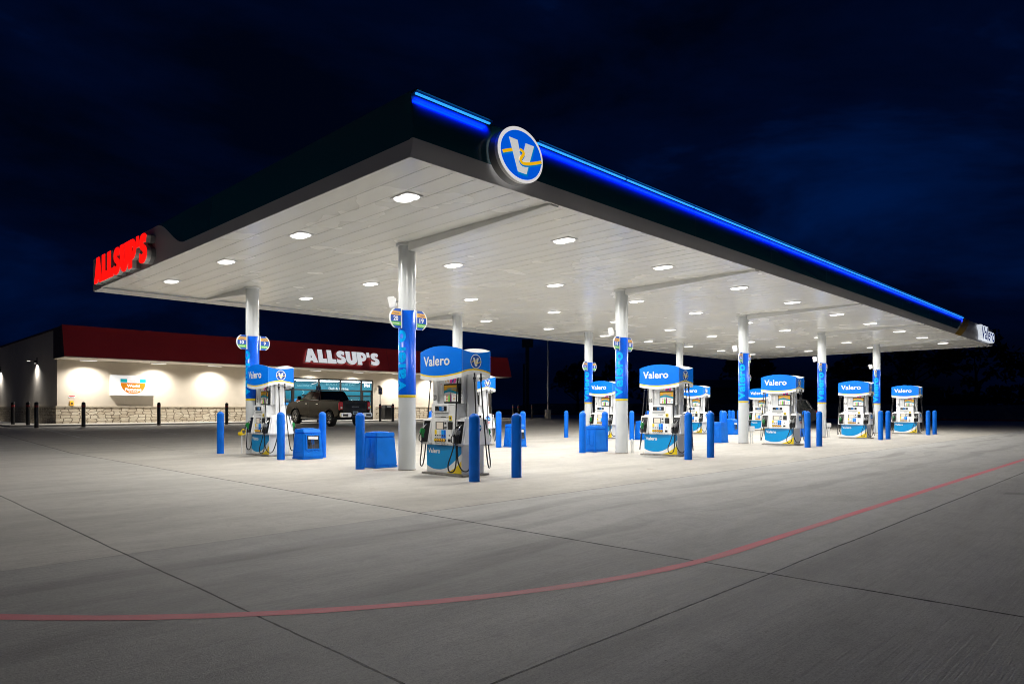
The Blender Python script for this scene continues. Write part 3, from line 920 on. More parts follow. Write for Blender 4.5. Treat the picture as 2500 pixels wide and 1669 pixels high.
lo = bpy.data.objects.new('lamp', ld); C.objects.link(lo); lo.parent = cl; lo.location = (0, 0, -.046)
first = True
for j, v in enumerate(LV):
    for i, u in enumerate(LU):
        lab = '%s canopy light from the near end %s' % (ordn[i], rowtxt[j])
        if first: cl.location = (u, v, ZS); cl['label'] = lab; first = False
        else: dup(cl, None, (u, v, ZS), None, lab)

# ================================================================ fuel dispensers
def dispenser(name):
    d = thing(name, '', 'fuel dispenser', (0, 0, 0), 0, 'fuel dispensers on the pump islands')
    mb = MB(); mb.box((-.34, -.60, 0), (.34, .60, .036), 'dirty_concrete', .006); mb.build('plinth', d)
    mb = MB(); mb.box((-.268, -.515, .036), (.268, .515, .57), 'pump_grey', .008); mb.build('cabinet', d)
    for sg in (1, -1):
        M = Matrix.Rotation(0 if sg == 1 else pi, 4, 'Z')
        F = lambda x: (lambda s, z, dd=0.0, x=x: M @ Vector((-x - dd, -s, z)))
        # lower door with printed swoosh
        mb = MB(); fr = F(.268)
        mb.rect(fr, -.508, .508, .048, .562, .001, .010, 'pump_white')
        low = [(-.506, .175), (-.42, .135), (-.32, .108), (-.2, .098), (-.08, .104), (.04, .130), (.15, .175), (.26, .24), (.38, .33), (.506, .425)]
        xs = [-.506 + 1.012 * i / 40 for i in range(41)]
        def itp(x, T):
            for (a, b), (c, e_) in zip(T, T[1:]):
                if x <= c + 1e-9: return b + (e_ - b) * (x - a) / (c - a)
            return T[-1][1]
        mb.strip(fr, xs, lambda x: itp(x, low), lambda x: .56, .0115, 'skirt_blue')
        mb.strip(fr, xs, lambda x: max(itp(x, low), .44 + .10 * (x + .5) ** 2 - .0), lambda x: .56, .0125, 'skirt_deep')
        yl = [(.07, .05), (.18, .085), (.29, .135), (.40, .205), (.506, .295)]
        x2 = [.07 + .436 * i / 16 for i in range(17)]
        mb.strip(fr, x2, lambda x: .05, lambda x: itp(x, yl), .0115, 'yellow')
        mb.text(fr, 'Valero', -.285, .452, .36, .095, .0135, 'white_vinyl', .025, spacing=1.04)
        mb.build('lower_door', d)
        # console
        mb = MB(); mb.box((-.292, -.36, .571), (-.02, .36, 1.345), 'pump_white', .014, M)
        fr = F(.292)
        mb.rect(fr, -.25, .16, 1.185, 1.33, .0, .018, 'pump_white'); 
        mb.rect(fr, -.24, .15, 1.115, 1.184, .0, .002, 'pump_shade')  # grey plate paints the shade in the ledge recess
        mb.rect(fr, -.24, .15, 1.105, 1.116, .0, .014, 'pump_white')
        mb.rect(fr, -.245, .245, .60, .86, .0, .012, 'pump_white')
        for i in range(6): mb.box((-.315, -.22 + .085 * i, .572), (-.292, -.18 + .085 * i, .592), 'pump_white', .006, M)
        mb.rect(fr, -.06, .08, 1.083, 1.098, 0, .002, 'mid_grey')
        mb.rect(fr, -.345, -.325, 1.20, 1.215, 0, .002, 'dark_grey'); mb.rect(fr, -.335, -.315, 1.175, 1.195, 0, .002, 'dark_grey')
        mb.rect(fr, .18, .32, 1.315, 1.321, 0, .0015, 'mid_grey')
        mb.build('console', d)
        mb = MB(); mb.rect(fr, -.215, .122, 1.205, 1.30, .018, .021, 'black_plastic')
        mb.rect(fr, -.09, -.03, 1.21, 1.295, .021, .022, 'lcd_blue'); mb.rect(fr, -.03, .045, 1.21, 1.295, .021, .0225, 'lcd_blue')
        mb.text(fr, '8.88', .012, 1.275, .055, .022, .0235, 'white_vinyl', .02); mb.text(fr, '2.59', .012, 1.235, .055, .022, .0235, 'white_vinyl', .02)
        mb.text(fr, '$', -.12, 1.275, .014, .022, .0225, 'white_vinyl'); mb.rect(fr, -.19, -.12, 1.218, 1.226, .021, .0225, 'mid_grey')
        mb.build('price_display', d)
        mb = MB(); mb.rect(fr, -.215, .02, .855, 1.005, .001, .010, 'dark_grey'); mb.rect(fr, -.182, .005, .868, .995, .010, .0115, 'lcd_beige')
        mb.build('touch_screen', d)
        mb = MB(); mb.rect(fr, .03, .13, .86, 1.035, .001, .010, 'pump_grey'); mb.rect(fr, .05, .10, .96, 1.0, .010, .012, 'black_plastic'); mb.rect(fr, .045, .115, .90, .915, .010, .012, 'dark_grey')
        mb.rect(fr, .045, .115, .875, .893, .010, .02, 'steel'); mb.build('card_reader', d)
        mb = MB(); mb.rect(fr, .15, .272, .862, 1.005, .001, .012, 'black_plastic')
        for i in range(3):
            for j in range(4): mb.rect(fr, .168 + i * .030, .19 + i * .030, .88 + j * .028, .899 + j * .028, .012, .017, 'dark_grey')
        mb.build('keypad', d)
        mb = MB()
        for i, c_ in enumerate(('yellow', 'white_vinyl', 'pump_grey', 'wrap_light', 'topper_blue')):
            x0 = -.235 + i * .066
            mb.rect(fr, x0, x0 + .060, .765, .85, .013, .016, c_)
            mb.rect(fr, x0, x0 + .060, .70, .763, .013, .016, 'topper_blue' if i > 2 else 'pump_grey')
            mb.rect(fr, x0 + .012, x0 + .048, .735, .757, .016, .018, 'black_plastic')
            mb.lathe([(.034, 0), (.034, .012), (.03, .012)], 'black_plastic', 16, M=M @ Matrix.Translation((-.308, -(x0 + .030), .66)) @ Matrix.Rotation(-pi / 2, 4, 'Y'))
            mb.lathe([(.026, .012), (.026, .022), (.018, .026)], 'amber' if i else 'yellow', 16, M=M @ Matrix.Translation((-.308, -(x0 + .030), .66)) @ Matrix.Rotation(-pi / 2, 4, 'Y'))
        mb.build('grade_buttons', d)
        mb = MB(); mb.rect(fr, .155, .23, .63, .685, .013, .016, 'black_plastic'); mb.build('receipt_slot', d); mb = MB(); mb.rect(fr, .18, .205, .74, .765, .013, .016, 'dark_grey'); mb.build('call_button', d)
        mb = MB(); mb.rect(fr, .165, .25, 1.035, 1.118, .001, .003, 'yellow'); mb.geo(fr, (arc(.207, 1.075, .022, .026, 0, 360, 14)[:-1], [list(range(14))]), .0038, 'dark_grey')
        mb.rect(fr, .175, .24, 1.012, 1.022, .001, .003, 'nozzle_green'); mb.build('warning_sticker', d)
        # upper cabinet
        mb = MB(); mb.box((-.15, -.42, 1.345), (-.002, .42, 1.95), 'pump_grey', .006, M)
        mb.box((-.19, .30, 1.345), (-.149, .43, 1.95), 'pump_white', .006, M); mb.box((-.19, -.43, 1.345), (-.149, -.385, 1.95), 'pump_white', .006, M)
        mb.rect(F(.15), -.245, -.20, 1.52, 1.72, .001, .004, 'pump_white'); mb.rect(F(.15), -.245, -.20, 1.71, 1.72, .004, .005, 'red_print')
        for q in range(4): mb.rect(F(.19), .392, .404, 1.42 + q * .06, 1.43 + q * .06, .0, .0015, 'dark_grey')
        mb.build('upper_cabinet', d)
        mb = MB(); mb.box((-.235, -.385, 1.352), (-.149, .06, 1.715), 'black_plastic', .008, M)
        fr = F(.236)
        mb.rect(fr, -.035, .36, 1.382, 1.69, .0, .001, 'white_vinyl')
        xs = [-.035 + .395 * i / 24 for i in range(25)]
        wv = lambda x: 1.575 + .022 * sin((x + .035) * 11)
        mb.strip(fr, xs, wv, lambda x: 1.69, .002, 'amber')
        mb.strip(fr, xs, lambda x: wv(x) - .035, lambda x: wv(x) + .01, .003, 'teal_print')
        mb.text(fr, 'COMBO 2 FOR', .18, 1.625, .25, .032, .003, 'teal_print', .03)
        for x0, c_, h in ((.085, 'lime', .15), (.135, 'purple', .17)):
            mb.plate(fr, [(x0, 1.385), (x0 + .042, 1.385), (x0 + .042, 1.385 + h * .68), (x0 + .028, 1.385 + h * .82), (x0 + .028, 1.385 + h), (x0 + .014, 1.385 + h), (x0 + .014, 1.385 + h * .82), (x0, 1.385 + h * .68)], .001, .0035, c_)
        for q in range(4): mb.rect(fr, .02, .065, 1.39 + q * .032, 1.41 + q * .032, .001, .003, 'red_print' if q % 2 else 'amber')
        mb.text(fr, '50', .25, 1.435, .055, .038, .003, 'amber', .03); mb.text(fr, 'SAVE', .26, 1.495, .07, .02, .003, 'red_print', .02); mb.rect(fr, .30, .34, 1.425, 1.445, .001, .003, 'teal_print')
        mb.build('advert_panel', d)
        mb = MB(); frt = lambda s, z, dd=0.0: M @ Vector((-.235 + (z - 1.725) * .25 - dd, -s, z))
        mb.rect(frt, -.05, .385, 1.725, 1.868, -.006, .0, 'white_vinyl')
        mb.rect(frt, -.05, .385, 1.848, 1.868, .0, .0015, 'teal_print'); mb.text(frt, '1.79', .035, 1.765, .11, .05, .0015, 'amber', .03)
        mb.rect(frt, .115, .18, 1.728, 1.84, .0, .0015, 'pink'); mb.rect(frt, .225, .285, 1.728, 1.84, .0, .0015, 'pink'); mb.rect(frt, .18, .225, 1.74, 1.84, .0, .0015, 'navy')
        mb.rect(frt, .305, .375, 1.772, 1.80, .0, .0015, 'pump_shade'); mb.build('poster', d)
        # nozzle pods at each end of the face
        for es in (1, -1):                       # es = +1: left end of the face, -1: right end
            mb = MB()
            y0, y1, y1t = .361 * es, .635 * es, .565 * es
            p = [(-.345, y0, .575), (-.345, y1, .575), (-.0005, y1 + .02 * es, .575), (-.0005, y0, .575), (-.25, y0, 1.07), (-.25, y1t, 1.07), (-.0005, y1t + .01 * es, 1.10), (-.0005, y0, 1.10)]
            if es < 0: p = [p[1], p[0], p[3], p[2], p[5], p[4], p[7], p[6]]
            mb.hexa([M @ Vector(q) for q in p], 'pump_white', .02)
            pod = mb.build('nozzle_pod', d)
            mb = MB()
            fh = lambda s, z, dd=0.0: M @ Vector((-.345 + (z - .575) * .192 - dd, -s, z))
            c0_ = -.49 * es
            mb.rect(fh, c0_ - .098, c0_ + .098, .615, 1.02, .002, .010, 'black_plastic'); mb.rect(fh, c0_ - .112, c0_ + .112, 1.02, 1.05, .0, .035, 'pump_white'); 
            mb.rect(fh, c0_ - .112, c0_ - .1, .60, 1.02, .0, .022, 'pump_white'); mb.rect(fh, c0_ + .1, c0_ + .112, .60, 1.02, .0, .022, 'pump_white')
            if es < 0: mb.rect(fh, c0_ - .008, c0_ + .008, .615, 1.02, .010, .018, 'dark_grey')
            mb.build('holster', pod)
            fe = lambda s, z, dd=0.0: M @ Vector((s, es * (.645 - (z - .575) * .135 + dd), z))
            if es < 0 and sg == 1 or es > 0 and sg == -1:
                pass
        # nozzles and hoses
        def nozzle(yc, cover, hose_pts):
            nz_ = MB()
            def T(x, y, z): return M @ Vector((x, yc + y, z))
            nz_.tube([T(-.385, 0, .70), T(-.40, 0, .78), T(-.375, 0, .87)], [.026, .032, .026], cover if cover == 'nozzle_green' else 'black_plastic', 10)
            Mx = M @ Matrix.Translation((-.395, yc, .815)) @ Matrix.Rotation(radians(20), 4, 'Y')
            nz_.box((-.052, -.036, -.055), (.045, .036, .06), cover, .018, Mx)
            nz_.tube([T(-.43, 0, .78), T(-.475, 0, .72), T(-.47, 0, .64), T(-.415, 0, .625), T(-.395, 0, .68)], .010, 'black_plastic', 6)
            nz_.tube([T(-.40, 0, .72), T(-.405, 0, .61)], [.020, .016], 'black_plastic', 8)
            o = nz_.build('nozzle', d)
            m2 = MB(); m2.tube(smooth_path([T(-.375, 0, .87), T(-.345, 0, .915), T(-.30, 0, .945)], 3), .012, 'steel', 8); m2.build('spout', o)
            m2 = MB(); m2.tube([T(-.405, 0, .612), T(-.408, 0, .575)], .017, 'steel', 8); m2.lathe([(.022, 0), (.022, .02)], 'steel', 8, M=M @ Matrix.Translation((-.406, yc, .585))); m2.build('coupling', o)
            h = MB(); pts = [T(-.408, 0, .58)] + [M @ Vector(q) for q in hose_pts]
            h.tube(smooth_path(pts, 7), .0125, 'rubber', 8); o2 = h.build('hose', d)
            top = Vector(hose_pts[-1])
            m3 = MB(); m3.lathe([(.012, 0), (.020, .012), (.020, .05), (.028, .055), (.028, .085), (.016, .10), (.016, .17)], 'black_plastic', 10, M=M @ Matrix.Translation(top)); m3.lathe([(.0215, .02), (.0215, .035)], 'steel', 10, M=M @ Matrix.Translation(top)); m3.build('swivel', o2)
        nozzle(.50, 'nozzle_green', [(-.415, .51, .42), (-.40, .56, .24), (-.33, .62, .145), (-.24, .67, .19), (-.17, .69, .50), (-.12, .67, 1.1), (-.10, .62, 1.74)])
        nozzle(-.445, 'pump_shade', [(-.43, -.40, .42), (-.46, -.34, .22), (-.46, -.38, .10), (-.42, -.47, .13), (-.40, -.50, .36), (-.38, -.46, .80), (-.34, -.43, 1.3), (-.30, -.42, 1.76)])
        nozzle(-.54, 'mid_grey', [(-.42, -.55, .42), (-.41, -.58, .24), (-.36, -.65, .12), (-.27, -.72, .17), (-.16, -.73, .55), (-.09, -.69, 1.1), (-.07, -.63, 1.74)])
    # round decals on the end humps
    for es in (1, -1):
        mb = MB()
        fe = lambda s, z, dd=0.0: Vector((s * -es, es * (.654 - (z - .575) * .128 + dd), z))
        mb.geo(fe, (arc(0, .93, .085, .085, 0, 180, 16), [list(range(17))]), .004, 'sign_blue')
        mb.rect(fe, -.115, .115, .865, .945, .004, .0055, 'skirt_blue'); mb.text(fe, 'Valero', 0, .905, .19, .042, .0068, 'white_vinyl', .02)
        mb.rect(fe, -.10, .10, .835, .865, .004, .0055, 'navy')
        mb.geo(fe, ([(-.075, .83), (.075, .83), (.06, .76), (0, .725), (-.06, .76)], [(4, 3, 2, 1, 0)]), .004, 'white_vinyl')
        for q in range(3): mb.geo(fe, ([(-.06 + .045 * q, .82), (-.035 + .045 * q, .82), (-.01 + .03 * q, .75), (-.03 + .03 * q, .75)], [(3, 2, 1, 0)]), .005, 'red_print')
        mb.build('decal', d)
    # end pillars
    for es in (1, -1):
        mb = MB(); mb.box((-.085, .425 if es > 0 else -.47, 1.08), (.085, .47 if es > 0 else -.425, 1.95), 'pump_grey', .01); mb.build('pillar', d)
    # topper: open wrap-round sign with waved edges
    hw, hd, zt, zb = .605, .36, 2.335, 1.832
    mb = MB()
    bl = lambda s: .05 * cos(pi * s / (2 * hw))
    q1 = lambda s: 1 - (s / hw) ** 2
    q2 = lambda s: 1 - (s / hd) ** 2
    for sg in (1, -1):
        ff = lambda s, z, dd=0.0, sg=sg: Vector((-sg * (hd + bl(s) + dd), -sg * s, z))
        fe = lambda s, z, dd=0.0, sg=sg: Vector((sg * s, -sg * (hw - .03 * q2(s) + dd), z))
        for fr, half, top, bot in ((ff, hw, lambda s: zt + .085 * q1(s), lambda s: zb - .062 * q1(s)), (fe, hd, lambda s: zt - .045 * q2(s), lambda s: zb + .062 * q2(s))):
            xs = [-half + 2 * half * i / 24 for i in range(25)]
            mb.strip(fr, xs, bot, lambda s: bot(s) + .070, 0, 'pump_white', True)
            mb.strip(fr, xs, lambda s: bot(s) + .070, lambda s: bot(s) + .098, 0, 'yellow', True)
            mb.strip(fr, xs, lambda s: bot(s) + .098, top, 0, 'topper_blue', True)
            mb.strip(fr, xs[::-1], bot, top, -.012, 'white_vinyl', True)
            vs = []
            for x in xs: vs += [fr(x, top(x), 0), fr(x, top(x), -.012)]
            mb.add(vs, [(2 * i, 2 * i + 2, 2 * i + 3, 2 * i + 1) for i in range(24)], 'white_vinyl')
            vs = []
            for x in xs: vs += [fr(x, bot(x), 0), fr(x, bot(x), -.012)]
            mb.add(vs, [(2 * i, 2 * i + 1, 2 * i + 3, 2 * i + 2) for i in range(24)], 'white_vinyl')
    top = mb.build('topper', d)
    for sg in (1, -1):
        mb = MB(); ff = lambda s, z, dd=0.0, sg=sg: Vector((-sg * (hd + bl(s) + dd), -sg * s, z))
        mb.text(ff, 'Valero', -.085, 2.148, .79, .19, .003, 'white_vinyl', .024, .04, spacing=1.03); mb.build('lettering', top)
    for sg in (1, -1):
        mb = MB(); fe = lambda s, z, dd=0.0, sg=sg: Vector((sg * s, -sg * (hw - .03 * q2(s) + dd), z))
        mb.geo(fe, (arc(.01, 2.125, .135, .135, 0, 360, 36)[:-1], [list(range(36))]), .003, 'white_vinyl', .03)
        emblem(mb, fe, .01, 2.125, .118, .118, .0045, None, 'sign_blue', None, 'white_vinyl', 'yellow', .0015, .03)
        mb.build('emblem', top)
    mb = MB(); mb.box((-.30, -.5, 1.925), (.30, .5, 1.955), 'pump_white', .004); mb.build('top_plate', d)
    return d

dp = dispenser('fuel_dispenser')
SPOTS = []
where = ['nearest', 'second', 'third', 'fourth', 'farthest']
for k in range(5):
    SPOTS.append((A_ * k + .10, -1.38, 20 - 2 * k, 'white and blue fuel dispenser numbered %d, %s of the front row'))
for k in range(5):
    SPOTS.append((A_ * k + .10, 6.2, 10 - 2 * k, 'white and blue fuel dispenser numbered %d, %s of the back row'))
numbers = []
def put_number(o, n):
    mb = MB()
    for sg, q in ((1, n), (-1, n - 1)):
        M = Matrix.Rotation(0 if sg == 1 else pi, 4, 'Z')
        fr = lambda s, z, dd=0.0: M @ Vector((-.19 - dd, -s, z))
        t = str(q); mb.text(fr, t, -.365, 1.465, .048 * len(t), .108, .0015, 'black_plastic', .02)
    mb.build('number_decal', o)
roots = []
for i, (u, v, n, lab) in enumerate(SPOTS):
    lab = lab % (n, where[i % 5])
    if i == 0: o = dp; o.location = (u, v, 0); o['label'] = lab
    else: o = dup(dp, None, (u, v, 0), 0, lab)
    roots.append((o, n))
for o, n in roots: put_number(o, n)

# ================================================================ blue bollards
def bollard(name, m, r, h, band=None):
    mb = MB(); prof = [(r * 1.0, 0), (r, h - r * .95)] + [(r * cos(radians(a)), h - r * .95 + r * .95 * sin(radians(a))) for a in range(10, 90, 10)] + [(.004, h)]
    mb.lathe(prof, m, 32)
    if band is None: mb.lathe([(r + .0005, h * .74), (r + .0025, h * .742), (r + .0005, h * .744)], m, 32)
    if band: mb.lathe([(r + .001, h - .24), (r + .003, h - .24), (r + .003, h - .15), (r + .001, h - .15)], band, 32)
    return mb.build(name)
bb = bollard('bollard', 'blue_plastic', .093, 1.17)
tag(bb, '', 'bollard', 'blue bollards round the pump islands')
BL = []
front = [(-.56, .48), (6.55, 7.66), (14.02, 15.02), (21.5, 22.46), (28.64, 29.85)]
for k in range(5):
    n = 20 - 2 * k
    for i, u in enumerate(front[k]):
        BL.append((u, -2.65, 'blue bollard on the street side of dispenser %d, %s of the pair' % (n, ('left', 'right')[i])))
mid = [(-.56, .58), (6.80, 7.86), (14.14, 15.22), (21.7, 22.76), (29.2, 30.3)]
for k in range(5):
    n = 20 - 2 * k
    for i, u in enumerate(mid[k]):
        BL.append((u, .86, 'blue bollard behind the column of dispenser %d, %s of the bin' % (n, ('left', 'right')[i])))
for k in range(5):
    n = 10 - 2 * k
    for i, u in enumerate((A_ * k - .46, A_ * k + .68)):
        BL.append((u, 4.5, 'blue bollard in front of dispenser %d, %s of the bin' % (n, ('left', 'right')[i])))
    for i, u in enumerate((A_ * k - .55, A_ * k + .62)):
        BL.append((u, 7.85, 'blue bollard on the store side of dispenser %d, %s of the pair' % (n, ('left', 'right')[i])))
for i, (u, v, lab) in enumerate(BL):
    if i == 0: bb.location = (u, v, 0); bb['label'] = lab
    else:
        c = bb.copy(); C.objects.link(c); c.location = (u, v, 0); c['label'] = lab

# ================================================================ windscreen wash bins
def wash_bin():
    t = thing('service_bin', '', 'bin', (0, 0, 0), 0, 'blue service bins beside the dispensers')
    mb = MB()
    a, b, h1 = .275, .235, .655
    mb.box((-.283, -.273, 0), (.283, .273, .05), 'bin_blue', .012)
    mb.hexa([(-a, -a, .05), (a, -a, .05), (a, a, .05), (-a, a, .05), (-b, -b, h1), (b, -b, h1), (b, b, h1), (-b, b, h1)], 'bin_blue', .018)
    # moulded arch ridges on the plain sides
    for ang in (0, pi / 2, -pi / 2):
        M = Matrix.Rotation(ang, 4, 'Z')
        for x0, w in ((-.10, .075), (.10, .075)):
            pts = [(x0 - w, .63), (x0 - w, .26)] + [(x0 - w * cos(radians(q)), .26 - w * sin(radians(q))) for q in range(20, 161, 20)] + [(x0 + w, .26), (x0 + w, .63)]
            mb.tube([M @ Vector((x, -(a - (z - .05) * (a - b) / (h1 - .05)) - .001, z)) for x, z in pts], .010, 'bin_blue', 6)
    body = mb.build('body', t)
    mb = MB()
    n = 24; rim = .238; zt = .76
    outer = [(-rim, -rim), (rim, -rim), (rim, rim), (-rim, rim)]
    mb.hexa([(-.236, -.236, h1 + .002), (.236, -.236, h1 + .002), (.236, .236, h1 + .002), (-.236, .236, h1 + .002), (-.228, -.185, .745), (.228, -.185, .745), (.228, .228, .745), (-.228, .228, .745)], 'bin_blue', .008)
    mb.lathe([(.188, .744), (.182, .760), (.165, .762), (.155, .7495)], 'bin_blue', 32, cap=False)
    mb.lathe([(.156, .7490), (.002, .7492)], 'rubber', 32)  # dark disc painted in for the shade inside the opening
    mb.build('lid', t)
    # service window with towels and squeegee
    M = Matrix.Rotation(0, 4, 'Z')
    sl = (a - b) / (h1 - .05)
    fr = lambda s, z, d=0.0: Vector((s, -(a - (z - .05) * sl) - d, z))
    mb = MB()
    for s0, s1, z0, z1 in ((-.195, .195, .585, .615), (-.195, .195, .235, .262), (-.195, -.165, .262, .585), (.165, .195, .262, .585)):
        mb.rect(fr, s0, s1, z0, z1, -.002, .028, 'bin_blue')
    mb.rect(fr, -.165, .165, .262, .585, .0005, .0015, 'rubber')  # flat dark plate stands in for the shadowed inside of the window
    mb.rect(fr, -.165, .165, .262, .37, .0016, .010, 'dark_grey')
    mb.build('service_window', t)
    mb = MB(); mb.plate(fr, [(-.13, .50), (.13, .485), (.14, .56), (-.13, .57)], .004, .022, 'white_vinyl'); mb.build('paper_towel', t)
    mb = MB(); mb.tube([fr(-.12, .28, .012), fr(-.09, .40, .016)], .008, 'black_plastic', 6); mb.box((-.14, -.285, .40), (-.04, -.265, .42), 'black_plastic'); mb.build('squeegee', t)
    return t
wb = wash_bin(); first = True
for k in range(5):
    for v, rz, n, txt in ((.98, pi, 20 - 2 * k, 'blue moulded service bin behind the column beside dispenser %d'), (4.33, 0, 10 - 2 * k, 'blue moulded service bin with a towel window in front of dispenser %d')):
        u = A_ * k + (0.0 if v < 2 else .13)
        if k == 0 and v > 2: u = .17
        if first: wb.location = (u, v, 0); wb.rotation_euler = (0, 0, rz); wb['label'] = txt % n; first = False
        else: dup(wb, None, (u, v, 0), rz, txt % n)

# ================================================================ pump number flags on the columns
def flag(side, num):
    t = MB(); H_, W_ = .39, .285
    x = lambda z: .06 + (W_ - .06) * math.sqrt(max(0, 1 - ((z - H_ / 2) / (H_ / 2 * 1.12)) ** 2))
    zs = [H_ * i / 24 for i in range(25)]
    out = [(0, 0)] + [(x(z), z) for z in zs] + [(0, H_)]
    fr = flat((0, 0, 0), (side, 0, 0), (0, 0, 1), (0, -1, 0))
    for d0, nn in ((.012, 1), (-.012, -1)):
        pass
    t.plate(fr, out, -.012, .012, 'white_vinyl')
    for nn in (1, -1):
        f2 = flat((0, 0, 0), (side, 0, 0), (0, 0, 1), (0, -nn, 0))
        bands = [(0, .05, 'sign_blue'), (.05, .125, 'sign_green'), (.125, .255, 'sign_blue'), (.255, .335, 'amber'), (.335, H_, 'sign_blue')]
        for a, b, m in bands:
            zz = [a + (b - a) * i / 5 for i in range(6)]
            t.add([f2(.012, z, .0135) for z in zz] + [f2(x(z) - .026, z, .0135) for z in zz], [(i, i + 1, i + 7, i + 6) for i in range(5)], m)
        f3 = flat((side * .135, 0, 0), (nn, 0, 0), (0, 0, 1), (0, -nn, 0))
        t.text(f3, str(num), 0, .19, .052 * len(str(num)) + .01, .095, .0145, 'white_vinyl', .03)
        t.text(f3, 'Diesel', 0, .295, .15, .045, .0145, 'navy', .01)
        t.text(f3, 'NON-ETHANOL', 0, .088, .18, .030, .0145, 'white_vinyl', .03)
    return t
for row, v, base in ((0, 0, 20), (1, 7.05, 10)):
    for k in range(5):
        for side, num in ((-1, base - 2 * k), (1, base - 2 * k - 1)):
            t = thing('pump_number_sign', 'round edged diesel sign numbered %d on the %s column of the %s row' % (num, where[k], ('front', 'back')[row]), 'sign', (A_ * k + side * .19, v - .05, 2.875), 0, 'pump number signs on the columns')
            flag(side, num).build('panel', t)
            mb = MB(); mb.box((-.014, -.022, 0), (.014, .045, .39), 'white_paint'); mb.build('bracket', t)

# ================================================================ loudspeakers, boxes and posts
sp = thing('loudspeaker', '', 'speaker', (0, 0, 0), 0, 'loudspeakers on the columns')
mb = MB(); mb.hexa([(-.075, -.07, -.12), (.075, -.07, -.12), (.06, .07, -.10), (-.06, .07, -.10), (-.085, -.07, .12), (.085, -.07, .12), (.065, .07, .11), (-.065, .07, .11)], 'white_vinyl', .018); mb.build('speaker_case', sp)
mb = MB(); mb.tube([(0, .06, 0), (0, .16, 0)], .014, 'post_steel', 8); mb.build('bracket', sp)
lp = Vector((-.70, .714, 0))
for k in range(5):
    p = Vector((A_ * k, 0, 3.42)) + lp * .30
    lab = 'white loudspeaker on the %s column of the front row' % where[k]
    rz = math.atan2(lp.y, lp.x) + pi / 2
    if k == 0: sp.location = p; sp.rotation_euler = (radians(12), 0, rz); sp['label'] = lab; o = sp
    else: o = dup(sp, None, p, None, lab); o.rotation_euler = (radians(12), 0, rz)
jb = thing('junction_box', '', 'electrical box', (0, 0, 0), 0, 'electrical boxes on the columns')
mb = MB(); mb.box((-.10, -.05, .44), (.10, .05, .62), 'white_paint', .006); mb.box((-.09, -.056, .45), (.09, -.051, .61), 'pump_grey'); mb.build('box', jb)
for dx in (-.04, .03):
    mb = MB(); mb.tube([(dx, 0, 0), (dx, 0, .44)], .018, 'white_paint', 8); mb.lathe([(.03, .30), (.03, .37)], 'pump_grey', 8, (dx, 0, 0)); mb.build('conduit', jb)
for i, k in enumerate((2, 3)):
    p = Vector((A_ * k, 0, .0)) - lp * .29
    lab = 'white electrical box with conduits at the foot of the %s column of the front row' % where[k]
    if i == 0: jb.location = p; jb.rotation_euler = (0, 0, TH - pi / 2); jb['label'] = lab
    else: dup(jb, None, p, TH - pi / 2, lab)
mb = MB()
for dx in (0, .05): mb.tube([(dx, 0, 0), (dx, 0, .36)], .018, 'white_paint', 8)
mb.lathe([(.03, .30), (.034, .38), (.01, .40)], 'pump_grey', 10, (.02, 0, 0))
o = mb.build('conduit_stub', None, Vector((A_, 0, 0)) - lp * .27, TH - pi / 2); tag(o, 'short grey conduit stub at the foot of the second column of the front row', 'conduit')
t = thing('hose_stand', 'slim white post with a yellow clamp on top beside the back column', 'post', (-.10, 7.5, 0))
mb = MB(); mb.tube([(0, 0, 0), (0, 0, .60)], .013, 'white_vinyl', 8); mb.build('post', t)
mb = MB(); mb.box((-.10, -.03, .50), (.02, .03, .60), 'yellow', .015); mb.tube(smooth_path([(.02, 0, .53), (.09, 0, .54), (.10, 0, .64), (.02, 0, .67), (-.02, 0, .60)], 4), .016, 'yellow', 8)
mb.build('clamp', t); t.rotation_euler = (0, 0, TH - pi / 2)

# ================================================================ store
FZ, WV, WL, WR = .40, 30.85, .44, 32.0
store = thing('store_building', 'low tan convenience store with red sloped roof band and stone base', 'building', (WL, WV, FZ))
st = lambda mb, name, **k: (lambda o: o)(mb.build(name, store, (-WL, -WV, -FZ)))
GL, GR, GT = 12.3, 20.08, 3.33
SZ, FV = 3.87, 28.6
mb = MB()
mb.box((WL, WV, FZ - .3), (GL, WV + .25, SZ), 'stucco'); mb.box((GR, WV, FZ - .3), (WR, WV + .25, SZ), 'stucco')
mb.box((GL, WV + .001, GT), (GR, WV + .249, SZ - .001), 'stucco')
for u in (3.65, 7.2, 10.6, 24.1, 28.0): mb.box((u, WV - .002, 1.42), (u + .012, WV + .01, SZ - .002), 'store_soffit')
st(mb, 'front_wall')
mb = MB(); mb.box((WL + .001, WV + .251, FZ - .3), (WL + .25, 52, 5.40), 'stucco_side'); mb.box((WL + .002, WV + .001, SZ + .001), (WL + .25, WV + .25, 5.40), 'stucco_side')
mb.box((WR - .25, WV + .251, FZ - .3), (WR, 52, 5.40), 'stucco_side'); mb.box((WL + .26, 51.75, FZ - .3), (WR - .26, 52, 5.39), 'stucco_side'); st(mb, 'side_wall')
mb = MB()
for a, b in ((WL, GL), (20.30, WR)):
    mb = MB(); mb.box((a - (.06 if a < 1 else 0), WV - .07, FZ - .3), (b, WV - .001, 1.33), 'ledge_stone'); st(mb, 'stone_base')
mb = MB(); mb.box((WL - .06, WV + .001, FZ - .3), (WL, 52, 1.33), 'ledge_stone'); st(mb, 'stone_base')
for a, b in ((WL, GL), (20.30, WR)):
    mb = MB(); mb.box((a - (.085 if a < 1 else 0), WV - .10, 1.331), (b, WV - .001, 1.40), 'cap_stone', .01); st(mb, 'stone_cap')
mb = MB(); mb.box((WL - .085, WV + .002, 1.331), (WL - .001, 52, 1.40), 'cap_stone', .01); st(mb, 'stone_cap')
